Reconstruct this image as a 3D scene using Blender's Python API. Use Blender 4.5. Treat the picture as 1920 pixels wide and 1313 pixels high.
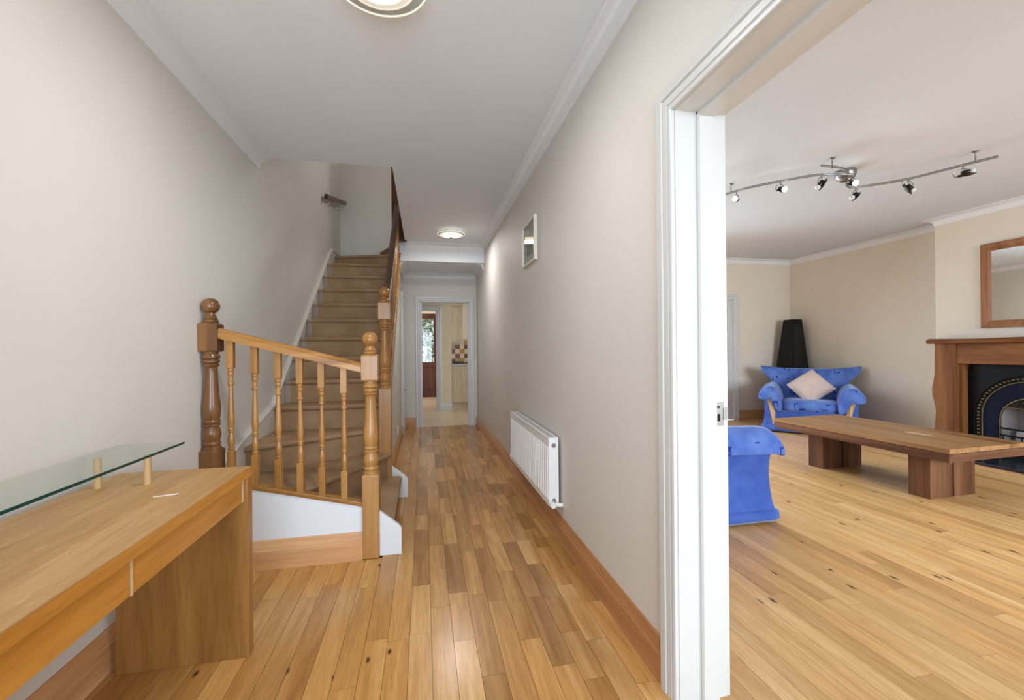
import bpy, bmesh, math, random
from mathutils import Vector, Matrix
random.seed(7)
for o in list(bpy.data.objects): bpy.data.objects.remove(o)
S = bpy.context.scene
COL = S.collection
R_ = math.radians

# ------------------------------------------------------------------ camera, world, light
HCAM = 1.19
FPX = 804.05
def cam_axes(yaw, pitch, roll):
    f = Vector((math.sin(yaw)*math.cos(pitch), math.cos(yaw)*math.cos(pitch), math.sin(pitch)))
    r = Vector((math.cos(yaw), -math.sin(yaw), 0)); d = f.cross(r)
    return math.cos(roll)*r + math.sin(roll)*d, -math.sin(roll)*r + math.cos(roll)*d, f
CR, CD, CF = cam_axes(R_(11.6375), R_(-.0255), R_(.5392))
cam = bpy.data.objects.new('camera', bpy.data.cameras.new('camera')); COL.objects.link(cam)
cam.data.sensor_width = 36; cam.data.lens = 36*FPX/1920; cam.data.clip_start = .05; cam.data.clip_end = 200
m = Matrix((CR, -CD, -CF)).transposed().to_4x4(); m.translation = (0, 0, HCAM)
cam.matrix_world = m
S.camera = cam
def pix(p):
    v = Vector(p)-Vector((0, 0, HCAM)); z = v.dot(CF)
    return (960+FPX*v.dot(CR)/z, 656.5+FPX*v.dot(CD)/z) if z > .05 else None

W_ = bpy.data.worlds.new('world'); S.world = W_; W_.use_nodes = True
bg = W_.node_tree.nodes['Background']; bg.inputs[0].default_value = (.86, .93, 1, 1); bg.inputs[1].default_value = 2.2

def area(name, loc, rot, sx, sy, power, col=(1, 1, 1), spread=180):
    l = bpy.data.lights.new(name, 'AREA'); l.shape = 'RECTANGLE'; l.size = sx; l.size_y = sy; l.energy = power; l.color = col; l.spread = R_(spread)
    o = bpy.data.objects.new(name, l); COL.objects.link(o); o.location = loc; o.rotation_euler = rot; return o
# daylight through the glazed front door and front window; unseen fill lights added below
DAY = (.74, .875, 1)
area('daylight_front_door', (-.18, -2.32, 1.25), (R_(102), 0, 0), 1.7, 2.0, 84, DAY, 165)
area('daylight_living_window', (4.4, -2.32, 1.5), (R_(64), 0, 0), 2.9, 1.7, 160, DAY, 130)
area('fill_living_rear', (2.78, 6.12, 1.25), (R_(-68), 0, 0), 1.9, 1.9, 98, DAY, 150)  # added rear fill that evens out the room; its window is made up
area('fill_kitchen', (2.5, 8.0, 1.5), (R_(90), 0, R_(90)), 1.2, 1.1, 20, (.86, .93, 1))  # added fill to brighten the kitchen; the wall here has no window
area('fill_utility', (-1.3, 10.2, 1.5), (R_(90), 0, R_(-90)), 1.0, 1.2, 30, (.9, .95, 1))  # added utility fill in front of a windowless wall
area('fill_landing', (.7, 5.0, 4.2), (R_(90), 0, R_(90)), 1.0, 1.0, 16, (1, .95, .88))  # added warm fill for the stairwell; no landing window exists

S.view_settings.view_transform = 'Standard'
S.view_settings.look = 'None'
S.view_settings.gamma = 1
S.view_settings.use_curve_mapping = False
S.view_settings.exposure = 0.12

# ------------------------------------------------------------------ materials
MATS = {}
def lin(c):
    return tuple(((v/255)/12.92 if v/255 <= .04045 else ((v/255+.055)/1.055)**2.4) for v in c)+(1,)
class N:
    def __init__(s, name):
        s.m = bpy.data.materials.new(name); s.m.use_nodes = True; s.t = s.m.node_tree; s.b = s.t.nodes['Principled BSDF']; MATS[name] = s.m
    def n(s, typ, **kw):
        x = s.t.nodes.new(typ)
        for k, v in kw.items():
            if k in x.inputs: x.inputs[k].default_value = v
            else: setattr(x, k, v)
        return x
    def l(s, a, b): s.t.links.new(a, b)
    def ramp(s, fac, stops):
        r = s.t.nodes.new('ShaderNodeValToRGB'); e = r.color_ramp.elements
        while len(e) < len(stops): e.new(.5)
        for i, (p, c) in enumerate(stops): e[i].position = p; e[i].color = c
        s.l(fac, r.inputs[0]); return r.outputs[0]
    def mix(s, fac, a, b, typ='MIX'):
        x = s.t.nodes.new('ShaderNodeMix'); x.data_type = 'RGBA'; x.blend_type = typ
        for i, v in ((0, fac), (6, a), (7, b)):
            if hasattr(v, 'links'): s.l(v, x.inputs[i])
            else: x.inputs[i].default_value = v
        return x.outputs[2]
    def bump(s, h, strength=.2, dist=.01):
        x = s.n('ShaderNodeBump'); x.inputs['Strength'].default_value = strength; x.inputs['Distance'].default_value = dist
        s.l(h, x.inputs['Height']); s.l(x.outputs[0], s.b.inputs['Normal'])
    def coords(s, kind, scale=(1, 1, 1), rnd=0):
        if kind == 'world': c = s.n('ShaderNodeNewGeometry').outputs['Position']
        else: c = s.n('ShaderNodeTexCoord').outputs[kind]
        if rnd:
            oi = s.n('ShaderNodeObjectInfo'); mu = s.n('ShaderNodeMath', operation='MULTIPLY'); mu.inputs[1].default_value = rnd
            s.l(oi.outputs['Random'], mu.inputs[0]); ad = s.n('ShaderNodeVectorMath', operation='ADD'); s.l(c, ad.inputs[0]); s.l(mu.outputs[0], ad.inputs[1]); c = ad.outputs[0]
        mp = s.n('ShaderNodeMapping'); mp.inputs['Scale'].default_value = scale; s.l(c, mp.inputs[0]); return mp.outputs[0]

def paint(name, rgb, rough=.6, spec=.3, var=.03, bump=.03):
    k = N(name); k.b.inputs['Roughness'].default_value = rough; k.b.inputs['Specular IOR Level'].default_value = spec
    no = k.n('ShaderNodeTexNoise', Scale=2.2, Detail=4.0); k.l(k.coords('world'), no.inputs['Vector'])
    c = lin(rgb); d = tuple(v*(1-var) for v in c[:3])+(1,)
    k.l(k.ramp(no.outputs[0], [(.35, d), (.65, c)]), k.b.inputs['Base Color'])
    if bump:
        n2 = k.n('ShaderNodeTexNoise', Scale=140.0, Detail=2.0); k.l(k.coords('world'), n2.inputs['Vector']); k.bump(n2.outputs[0], bump, .002)
    return k.m

def wood(name, tones, axis='x', kind='Object', rough=.4, fine=55, coarse=7, rnd=0, knots=0, knotcol=(70, 38, 18), spec=.4, per_object=None, coat=0, scratch=0):
    """tones: dark, mid, light sRGB; the grain runs along axis"""
    k = N(name); k.b.inputs['Roughness'].default_value = rough; k.b.inputs['Specular IOR Level'].default_value = spec
    if coat: k.b.inputs['Coat Weight'].default_value = coat; k.b.inputs['Coat Roughness'].default_value = .15
    sc = {'x': (.07, 1, 1), 'y': (1, .07, 1), 'z': (1, 1, .07)}[axis]
    v = k.coords(kind, sc, rnd)
    n1 = k.n('ShaderNodeTexNoise', Scale=float(coarse), Detail=5.0, Distortion=1.6); k.l(v, n1.inputs['Vector'])
    n2 = k.n('ShaderNodeTexNoise', Scale=float(fine), Detail=6.0, Distortion=.4); k.l(v, n2.inputs['Vector'])
    d, mi, li = [lin(t) for t in tones]
    c1 = k.ramp(n1.outputs[0], [(.3, d), (.5, mi), (.72, li)])
    c2 = k.ramp(n2.outputs[0], [(.33, (.50, .46, .42, 1)), (.58, (1, 1, 1, 1))])
    col = k.mix(.34, c1, c2, 'MULTIPLY')
    if per_object:
        oi = k.n('ShaderNodeObjectInfo'); cc = k.ramp(oi.outputs['Random'], [(i/(len(per_object)-1), lin(t)) for i, t in enumerate(per_object)])
        col = k.mix(1, col, cc, 'MULTIPLY')
    if knots:
        ks = {'x': (.42, 1, 1), 'y': (1, .42, 1), 'z': (1, 1, .42)}[axis]
        vo = k.n('ShaderNodeTexVoronoi', Scale=float(knots)); vo.voronoi_dimensions = '2D' if rnd else '3D'; k.l(k.coords(kind, ks, rnd), vo.inputs['Vector'])
        kr = k.ramp(vo.outputs['Distance'], [(.02, (1, 1, 1, 1)), (.075 if rnd else .11, (0, 0, 0, 1))])
        lt = k.n('ShaderNodeMath', operation='GREATER_THAN'); lt.inputs[1].default_value = .55
        k.l(vo.outputs['Color'], lt.inputs[0]); mu = k.n('ShaderNodeMath', operation='MULTIPLY'); k.l(kr, mu.inputs[0]); k.l(lt.outputs[0], mu.inputs[1])
        col = k.mix(mu.outputs[0], col, lin(knotcol))
    if scratch:
        v3 = k.coords(kind, (1.0, .10, 1)); n3 = k.n('ShaderNodeTexNoise', Scale=120.0, Detail=3.0); k.l(v3, n3.inputs['Vector'])
        n4 = k.n('ShaderNodeTexNoise', Scale=3.0, Detail=2.0); k.l(k.coords(kind), n4.inputs['Vector'])
        s1 = k.ramp(n3.outputs[0], [(.62, (0, 0, 0, 1)), (.70, (1, 1, 1, 1))]); s2 = k.ramp(n4.outputs[0], [(.42, (0, 0, 0, 1)), (.62, (1, 1, 1, 1))])
        mu = k.n('ShaderNodeMath', operation='MULTIPLY'); k.l(s1, mu.inputs[0]); k.l(s2, mu.inputs[1])
        mu2 = k.n('ShaderNodeMath', operation='MULTIPLY'); k.l(mu.outputs[0], mu2.inputs[0]); mu2.inputs[1].default_value = scratch
        col = k.mix(mu2.outputs[0], col, lin((226, 190, 140)))
    k.l(col, k.b.inputs['Base Color'])
    k.bump(n2.outputs[0], .06, .002)
    return k.m

def plain(name, rgb, rough=.5, metal=0, spec=.5, emit=None, strength=0, trans=0, alpha=1):
    k = N(name); b = k.b
    no = k.n('ShaderNodeTexNoise', Scale=30.0); k.l(k.coords('Object'), no.inputs['Vector'])
    c = lin(rgb); k.l(k.ramp(no.outputs[0], [(.3, tuple(v*.93 for v in c[:3])+(1,)), (.7, c)]), b.inputs['Base Color'])
    b.inputs['Roughness'].default_value = rough; b.inputs['Metallic'].default_value = metal; b.inputs['Specular IOR Level'].default_value = spec
    if trans: b.inputs['Transmission Weight'].default_value = trans
    if emit: b.inputs['Emission Color'].default_value = lin(emit); b.inputs['Emission Strength'].default_value = strength
    if alpha < 1: b.inputs['Alpha'].default_value = alpha
    return k.m

def thin_glass(name, tint, refl=.12, rough=0.0):
    """clear sheet: mostly see-through with a faint reflection"""
    k = N(name); t = k.t; out = t.nodes['Material Output']
    tr = k.n('ShaderNodeBsdfTransparent'); tr.inputs[0].default_value = lin(tint)
    gl = k.n('ShaderNodeBsdfGlossy'); gl.inputs['Roughness'].default_value = rough
    lw = k.n('ShaderNodeLayerWeight'); pw_ = k.n('ShaderNodeMath', operation='POWER'); pw_.inputs[1].default_value = 4.0; k.l(lw.outputs['Facing'], pw_.inputs[0])
    ml = k.n('ShaderNodeMath', operation='MULTIPLY_ADD'); ml.inputs[1].default_value = .30; ml.inputs[2].default_value = refl*.25; k.l(pw_.outputs[0], ml.inputs[0])
    mx = k.n('ShaderNodeMixShader'); k.l(ml.outputs[0], mx.inputs[0]); k.l(tr.outputs[0], mx.inputs[1]); k.l(gl.outputs[0], mx.inputs[2]); k.l(mx.outputs[0], out.inputs[0])
    t.nodes.remove(k.b); return k.m

def fabric(name, rgb, rgb2, pattern=None, sheen=.5):
    k = N(name); b = k.b; b.inputs['Roughness'].default_value = .95; b.inputs['Specular IOR Level'].default_value = .1
    b.inputs['Sheen Weight'].default_value = sheen; b.inputs['Sheen Roughness'].default_value = .4; b.inputs['Sheen Tint'].default_value = (.75, .85, 1, 1)
    no = k.n('ShaderNodeTexNoise', Scale=6.0, Detail=5.0); k.l(k.coords('Object'), no.inputs['Vector'])
    col = k.ramp(no.outputs[0], [(.32, lin(rgb2)), (.66, lin(rgb))])
    if pattern:
        v = k.coords('Object', (1, 1, .8))
        vo = k.n('ShaderNodeTexVoronoi', Scale=7.0, distance='CHEBYCHEV'); vo.inputs['Randomness'].default_value = .8; k.l(v, vo.inputs['Vector'])
        ring = k.ramp(vo.outputs['Distance'], [(.16, (0, 0, 0, 1)), (.18, (1, 1, 1, 1)), (.235, (1, 1, 1, 1)), (.255, (0, 0, 0, 1))])
        sel = k.n('ShaderNodeMath', operation='GREATER_THAN'); sel.inputs[1].default_value = .36; k.l(vo.outputs['Color'], sel.inputs[0])
        n5 = k.n('ShaderNodeTexNoise', Scale=22.0, Detail=1.0); k.l(v, n5.inputs['Vector'])
        brk = k.ramp(n5.outputs[0], [(.44, (0, 0, 0, 1)), (.48, (1, 1, 1, 1))])
        m1 = k.n('ShaderNodeMath', operation='MULTIPLY'); k.l(ring, m1.inputs[0]); k.l(sel.outputs[0], m1.inputs[1])
        m2 = k.n('ShaderNodeMath', operation='MULTIPLY'); k.l(m1.outputs[0], m2.inputs[0]); k.l(brk, m2.inputs[1])
        m3 = k.n('ShaderNodeMath', operation='MULTIPLY'); k.l(m2.outputs[0], m3.inputs[0]); m3.inputs[1].default_value = .95
        col = k.mix(m3.outputs[0], col, lin(pattern))
    k.l(col, b.inputs['Base Color'])
    n2 = k.n('ShaderNodeTexNoise', Scale=260.0, Detail=2.0); k.l(k.coords('Object'), n2.inputs['Vector']); k.bump(n2.outputs[0], .25, .003)
    return k.m

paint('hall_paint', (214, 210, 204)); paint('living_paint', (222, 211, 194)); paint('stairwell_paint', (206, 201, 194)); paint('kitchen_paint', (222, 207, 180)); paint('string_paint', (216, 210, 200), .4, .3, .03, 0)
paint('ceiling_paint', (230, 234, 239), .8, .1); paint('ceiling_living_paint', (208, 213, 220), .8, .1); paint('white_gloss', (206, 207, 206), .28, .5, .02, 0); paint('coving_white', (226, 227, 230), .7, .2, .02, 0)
paint('panel_white', (222, 226, 232), .5, .3, .02, 0); paint('tread_paint', (164, 148, 134), .6, .2, .04, 0)
OAKV = [(255, 250, 240), (236, 224, 206), (255, 246, 228), (220, 202, 180), (255, 253, 246), (246, 230, 206), (252, 244, 230), (230, 218, 200)]
wood('oak_floor_living', ((214, 170, 116), (230, 188, 132), (238, 204, 154)), 'y', 'world', .30, 130, 11, 9, 5.5, (64, 34, 18), .5, OAKV)
wood('oak_floor_hall', ((186, 140, 82), (204, 158, 96), (216, 176, 118)), 'y', 'world', .24, 130, 11, 9, 7, (64, 34, 18), .5, OAKV)
wood('oak_floor_stave', ((178, 132, 78), (206, 160, 102), (222, 182, 128)), 'y', 'world', .24, 130, 11, 9, 0, (64, 34, 18), .5, [(255, 248, 236), (206, 192, 172), (255, 244, 224), (196, 180, 158), (255, 250, 240), (226, 208, 182), (206, 194, 176), (244, 230, 208)])
for a in 'xyz':
    wood('pine_skirting_'+a, ((178, 124, 80), (202, 150, 102), (218, 174, 130)), a, 'world', .38, 40, 5, 0, 3.0, (84, 40, 20), .45)
    wood('stair_pine_'+a, ((140, 94, 46), (168, 120, 62), (188, 142, 84)), a, 'world', .27, 40, 6, 0, 3.4, (70, 30, 18), .5)
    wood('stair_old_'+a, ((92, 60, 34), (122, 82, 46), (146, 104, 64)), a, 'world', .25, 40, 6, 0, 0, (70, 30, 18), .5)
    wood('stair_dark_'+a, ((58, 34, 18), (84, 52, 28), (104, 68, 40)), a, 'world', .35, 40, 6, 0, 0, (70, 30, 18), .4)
    wood('desk_oak_'+a, ((170, 112, 40), (188, 128, 50), (204, 146, 66)), a, 'world', .34, 90, 6, 0, 0, (0, 0, 0), .45)
    wood('table_teak_'+a, ((92, 62, 44), (120, 84, 60), (146, 106, 78)), a, 'Object', .45, 40, 5, 6, 0, (0, 0, 0), .3, [(255, 246, 238), (200, 176, 160), (255, 250, 242), (220, 200, 182)])
    wood('mantel_oak_'+a, ((104, 62, 34), (134, 86, 50), (156, 108, 68)), a, 'world', .6, 30, 5, 0, 2.6, (46, 24, 14), .15)
    wood('mirror_pine_'+a, ((122, 78, 48), (148, 98, 62), (168, 118, 80)), a, 'world', .4, 40, 5, 0, 4, (70, 34, 18), .35)
wood('desk_top_oak', ((158, 116, 64), (178, 136, 82), (194, 154, 102)), 'y', 'world', .42, 90, 6, 0, 0, (0, 0, 0), .4, scratch=.55)
wood('desk_leg_oak', ((134, 92, 44), (154, 108, 54), (170, 122, 66)), 'z', 'world', .38, 90, 6)
wood('table_top_teak', ((132, 98, 62), (164, 126, 84), (190, 154, 110)), 'y', 'Object', .42, 40, 5, 6, 0, (0, 0, 0), .4, [(255, 246, 236), (230, 214, 198), (255, 250, 242)])
wood('blade_beech', ((188, 150, 106), (204, 168, 122), (214, 182, 140)), 'z', 'Object', .4)
wood('kitchen_maple', ((190, 170, 142), (200, 182, 154), (208, 190, 164)), 'z', 'world', .45, 60, 5)
wood('door_mahogany', ((66, 34, 22), (88, 48, 32), (104, 62, 42)), 'z', 'world', .4, 50, 6)
k = N('stair_carpet'); k.b.inputs['Roughness'].default_value = 1; k.b.inputs['Specular IOR Level'].default_value = .05
no = k.n('ShaderNodeTexNoise', Scale=5.0, Detail=6.0); k.l(k.coords('world'), no.inputs['Vector']); nf = k.n('ShaderNodeTexNoise', Scale=330.0, Detail=3.0); k.l(k.coords('world'), nf.inputs['Vector'])
c1 = k.ramp(no.outputs[0], [(.3, lin((156, 126, 94))), (.7, lin((180, 150, 118)))]); c2 = k.ramp(nf.outputs[0], [(.35, (.66, .65, .64, 1)), (.65, (1, 1, 1, 1))])
k.l(k.mix(.6, c1, c2, 'MULTIPLY'), k.b.inputs['Base Color']); k.bump(nf.outputs[0], .5, .004)
fabric('blue_velvet', (76, 104, 180), (58, 84, 162)); fabric('blue_print', (104, 134, 202), (72, 100, 178), (24, 48, 130)); fabric('pillow_cloth', (218, 196, 184), (206, 184, 172), None, .2)
plain('chrome', (200, 200, 205), .15, 1); plain('track_metal', (150, 152, 155), .28, 1); plain('lamp_shield', (58, 54, 52), .3, .9)
plain('black_lacquer', (10, 9, 11), .5, spec=.25); plain('cast_iron', (7, 8, 11), .6, 0, .18); plain('iron_recess', (16, 26, 46), .55, 0, .2); plain('aged_brass', (112, 98, 66), .4, .8)
plain('soot_lining', (168, 164, 168), .95); plain('black_stone', (30, 33, 42), .25); plain('dark_void', (20, 16, 14), .9)
plain('radiator_white', (240, 241, 243), .35); plain('grille_grey', (150, 152, 156), .5); plain('plastic_white', (238, 238, 236), .4)
plain('frame_cream', (226, 220, 208), .4); plain('frame_grey', (160, 150, 136), .4); plain('print_paper', (176, 168, 152), .8); plain('print_ink', (120, 112, 98), .8)
plain('lit_bulb', (255, 250, 240), .3, emit=(255, 246, 230), strength=14); plain('frosted_lit', (255, 250, 235), .5, emit=(255, 240, 210), strength=4); plain('frosted_ring', (236, 234, 228), .4, emit=(255, 246, 226), strength=.6)
plain('lamp_glass_off', (225, 228, 230), .1); plain('mirror_silver', (226, 228, 226), .02, 1)
plain('tile_cream', (222, 190, 146), .25); plain('tile_maroon', (104, 50, 42), .25); plain('tile_ochre', (176, 130, 72), .25); plain('grout', (206, 190, 168), .9)
plain('floor_tile', (206, 182, 150), .3); plain('worktop', (178, 172, 166), .35); plain('hob_black', (20, 18, 18), .3); plain('outside_white', (240, 240, 238), .8)
plain('dark_edge', (52, 34, 22), .8); plain('brushed_steel', (150, 148, 145), .5, 1)
plain('glass_edge', (10, 62, 54), .12, spec=.6)
k = N('ivy_leaf'); oi = k.n('ShaderNodeTexNoise', Scale=9.0); k.l(k.coords('world'), oi.inputs['Vector']); k.l(k.ramp(oi.outputs[0], [(.35, lin((32, 50, 28))), (.65, lin((98, 128, 68)))]), k.b.inputs['Base Color']); k.b.inputs['Roughness'].default_value = .5
thin_glass('shelf_glass', (249, 253, 251)); thin_glass('clear_glass', (246, 248, 248)); thin_glass('lamp_disc_glass', (238, 240, 238))
M = MATS

# ------------------------------------------------------------------ mesh helpers
WP = {}
class MB:
    def __init__(s): s.v = []; s.f = []
    def add(s, vs, fs):
        b = len(s.v); s.v += [Vector(p) for p in vs]; s.f += [tuple(b+i for i in f) for f in fs]; return s
    def box(s, x0, x1, y0, y1, z0, z1):
        return s.add([(x, y, z) for x in (x0, x1) for y in (y0, y1) for z in (z0, z1)], [(0, 1, 3, 2), (4, 6, 7, 5), (0, 4, 5, 1), (2, 3, 7, 6), (0, 2, 6, 4), (1, 5, 7, 3)])
    def prism(s, pts, axis, a, b):
        def P(p, t): return {'z': (p[0], p[1], t), 'x': (t, p[0], p[1]), 'y': (p[0], t, p[1])}[axis]
        n = len(pts)
        return s.add([P(p, a) for p in pts]+[P(p, b) for p in pts], [tuple(range(n)), tuple(range(2*n-1, n-1, -1))]+[(i, (i+1) % n, n+(i+1) % n, n+i) for i in range(n)])
    def loft(s, rings, cap=True, closed=True):
        n = len(rings[0]); vs = [p for r in rings for p in r]; fs = []
        for j in range(len(rings)-1):
            for i in range(n if closed else n-1): fs.append((j*n+i, j*n+(i+1) % n, (j+1)*n+(i+1) % n, (j+1)*n+i))
        if cap: fs += [tuple(range(n)), tuple(range(len(vs)-1, len(vs)-n-1, -1))]
        return s.add(vs, fs)
    def lathe(s, prof, c=(0, 0, 0), n=20, axis='z', cap=True):
        rings = []
        for r, z in prof:
            ring = []
            for i in range(n):
                a = 2*math.pi*i/n; u, w = r*math.cos(a), r*math.sin(a)
                p = {'z': (u, w, z), 'x': (z, u, w), 'y': (u, z, w)}[axis]; ring.append((c[0]+p[0], c[1]+p[1], c[2]+p[2]))
            rings.append(ring)
        return s.loft(rings, cap)
    def tube(s, pts, r, n=8):
        pts = [Vector(p) for p in pts]; rings = []; up = Vector((0, 0, 1))
        for i, p in enumerate(pts):
            t = (pts[min(i+1, len(pts)-1)]-pts[max(i-1, 0)]).normalized()
            a = t.cross(up); a = a.normalized() if a.length > .05 else t.cross(Vector((1, 0, 0))).normalized(); b = t.cross(a)
            rr = r[i] if isinstance(r, (list, tuple)) else r
            rings.append([p+a*rr*math.cos(2*math.pi*k/n)+b*rr*math.sin(2*math.pi*k/n) for k in range(n)])
        return s.loft(rings)
    def sweep(s, prof, path, plane='z', base=0.0, closed=False):
        """prof (u to the left of travel, v along the plane normal); path 2-D in the plane"""
        P = [Vector(p) for p in path]; n = len(P); rings = []
        for i in range(n):
            d0 = (P[i]-P[i-1]).normalized() if (i > 0 or closed) else None
            d1 = (P[(i+1) % n]-P[i]).normalized() if (i < n-1 or closed) else None
            d0 = d0 or d1; d1 = d1 or d0
            n0 = Vector((-d0.y, d0.x)); n1 = Vector((-d1.y, d1.x)); mi = (n0+n1)/max(.2, 1+n0.dot(n1))
            ring = []
            for u, v in prof:
                q = P[i]+mi*u
                ring.append({'z': (q.x, q.y, base+v), 'x': (base+v, q.x, q.y), 'y': (q.x, base+v, q.y)}[plane])
            rings.append(ring)
        if closed: rings.append(rings[0])
        return s.loft(rings, cap=not closed)
    def xf(s, mat): s.v = [mat @ p for p in s.v]; return s
    def mesh(s, name, mat, smooth=None, c=None):
        me = bpy.data.meshes.new(name); me.from_pydata([tuple(p-c) if c is not None else tuple(p) for p in s.v], [], s.f)
        bm = bmesh.new(); bm.from_mesh(me); bmesh.ops.recalc_face_normals(bm, faces=bm.faces); bm.to_mesh(me); bm.free()
        me.materials.append(M[mat] if isinstance(mat, str) else mat)
        if smooth:
            for p in me.polygons: p.use_smooth = True
            me.set_sharp_from_angle(angle=R_(smooth))
        return me
    def build(s, name, mat, parent=None, smooth=None, bevel=0, seg=2, subsurf=0, low=False):
        xs = [p.x for p in s.v]; ys = [p.y for p in s.v]; zs = [p.z for p in s.v]
        c = Vector(((min(xs)+max(xs))/2, (min(ys)+max(ys))/2, min(zs) if low or parent is None else (min(zs)+max(zs))/2))
        o = bpy.data.objects.new(name, s.mesh(name, mat, smooth, c)); COL.objects.link(o)
        WP[o.name] = c; o.location = c
        if parent: o.parent = parent; o.location = c-WP[parent.name]
        if bevel: b = o.modifiers.new('bevel', 'BEVEL'); b.width = bevel; b.segments = seg; b.limit_method = 'ANGLE'; b.angle_limit = R_(40)
        if subsurf: b = o.modifiers.new('subsurf', 'SUBSURF'); b.levels = subsurf; b.render_levels = subsurf
        return o
def inst(name, me, loc, parent=None, scale=None):
    o = bpy.data.objects.new(name, me); COL.objects.link(o); WP[o.name] = Vector(loc); o.location = loc
    if parent: o.parent = parent; o.location = Vector(loc)-WP[parent.name]
    if scale: o.scale = scale
    return o
def tag(o, label=None, cat=None, group=None, kind=None):
    if label: o['label'] = label
    if cat: o['category'] = cat
    if group: o['group'] = group
    if kind: o['kind'] = kind
    return o
def thing(name, loc, label, cat, group=None, kind=None, local=False):
    o = bpy.data.objects.new(name, None); COL.objects.link(o); o.empty_display_size = .1; o.location = loc
    WP[o.name] = Vector((0, 0, 0)) if local else Vector(loc); return tag(o, label, cat, group, kind)
def st(mb, name, mat, label, cat, **kw): return tag(mb.build(name, mat, **kw), label, cat, kind='structure')
def dup(root, loc, rz, label, group=None):
    r = root.copy(); COL.objects.link(r); r.location = loc; r.rotation_euler = (0, 0, rz); r['label'] = label
    for ch in list(root.children):
        c = ch.copy(); COL.objects.link(c); c.parent = r
        for g in list(ch.children):
            d = g.copy(); COL.objects.link(d); d.parent = c
    return r

# ------------------------------------------------------------------ the setting: shell
XL, XR, XP = -1.175, .826, 1.005          # hall left wall, hall right wall, living-room face of the partition
ZC, ZL, ZD = 2.62, 2.66, 2.385            # hall ceiling, living ceiling, dropped ceiling at the hall end
YF, YE, YW, XW = -2.4, 6.8, 6.2, 6.12      # front wall, hall end wall, living far wall, living right wall
OY0, OY1, OZ = -.25, 1.30, 1.995          # living-room opening
st(MB().box(XL-.15, XL, YF-.15, 6.62, -.1, 5.1), 'wall_left', 'hall_paint', 'cream painted wall running along the stairs and the oak desk', 'wall')
st(MB().box(XR, XP, OY1, YE, -.1, 2.84).box(XR, XP, YF, OY0, -.1, 2.84).box(XR, XP, OY0, OY1, OZ, 2.84), 'wall_right', 'hall_paint', 'cream partition wall carrying the radiator and the small picture', 'wall')
st(MB().box(-.32, -.06, YE, YE+.15, -.1, ZD+.05).box(.745, 1.2, YE, YE+.15, -.1, ZD+.05).box(-.06, .745, YE, YE+.15, 1.96, ZD+.05), 'wall_far', 'hall_paint', 'cream end wall of the hall around the kitchen doorway', 'wall')
st(MB().box(XL-.15, -1.06, YF-.15, YF, -.1, 2.84).box(.70, 2.5, YF-.15, YF, -.1, 2.84).box(-1.06, .70, YF-.15, YF, 2.3, 2.84).box(5.9, XW+.15, YF-.15, YF, -.1, 2.84).box(2.5, 5.9, YF-.15, YF, -.1, .6).box(2.5, 5.9, YF-.15, YF, 2.4, 2.84), 'wall_front', 'living_paint', 'front wall of the house with glazed door and wide window', 'wall')
st(MB().box(XP, 1.75, YW, YW+.15, -.1, 2.84).box(3.8, 4.22, YW, YW+.15, -.1, 2.84).box(1.75, 3.8, YW, YW+.15, 2.25, 2.84).box(1.75, 3.8, YW, YW+.15, -.1, .12).box(5.03, XW+.15, YW, YW+.15, -.1, 2.84).box(4.22, 5.03, YW, YW+.15, 1.99, 2.84), 'wall_living_far', 'living_paint', 'cream far wall of the living room beside the white panelled door', 'wall')
st(MB().box(XW, XW+.15, YF-.15, YW+.15, -.1, 2.84), 'wall_living_right', 'living_paint', 'cream alcove wall behind the blue armchair', 'wall')
CBX, CB0, CB1 = 5.85, 2.24, 3.90
st(MB().box(CBX, XW, CB0, 2.59+.1, 0, ZL).box(CBX, XW, 3.55-.1, CB1, 0, ZL).box(CBX, XW, 2.69, 3.45, .98, ZL).box(6.08, XW, 2.69, 3.45, 0, .98), 'wall_chimney_breast', 'living_paint', 'cream chimney breast behind the mirror and the timber fireplace', 'wall')
st(MB().box(XL, XR, YF, 3.455, ZC, 2.84).box(-.226, XR, 3.455, 5.855, ZC, 2.84), 'ceiling', 'ceiling_paint', 'white hall ceiling cut away for the stairwell', 'ceiling')
st(MB().box(-.31, XR, 5.855, YE, ZD, 2.84), 'ceiling_dropped', 'ceiling_paint', 'lower white ceiling box over the end of the hall', 'ceiling')
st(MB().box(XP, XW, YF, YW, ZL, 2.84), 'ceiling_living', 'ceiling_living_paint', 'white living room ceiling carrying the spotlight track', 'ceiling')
# upper stairwell
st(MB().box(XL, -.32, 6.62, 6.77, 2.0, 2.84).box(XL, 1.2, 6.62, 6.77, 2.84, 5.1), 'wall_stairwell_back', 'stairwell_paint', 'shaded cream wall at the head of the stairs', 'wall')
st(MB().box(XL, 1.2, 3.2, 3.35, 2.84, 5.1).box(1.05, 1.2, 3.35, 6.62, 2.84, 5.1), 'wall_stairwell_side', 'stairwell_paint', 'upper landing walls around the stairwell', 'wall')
st(MB().box(XL-.15, 1.2, 3.2, 6.77, 5.1, 5.2), 'ceiling_upper', 'ceiling_paint', 'ceiling above the upper landing', 'ceiling')
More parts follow.
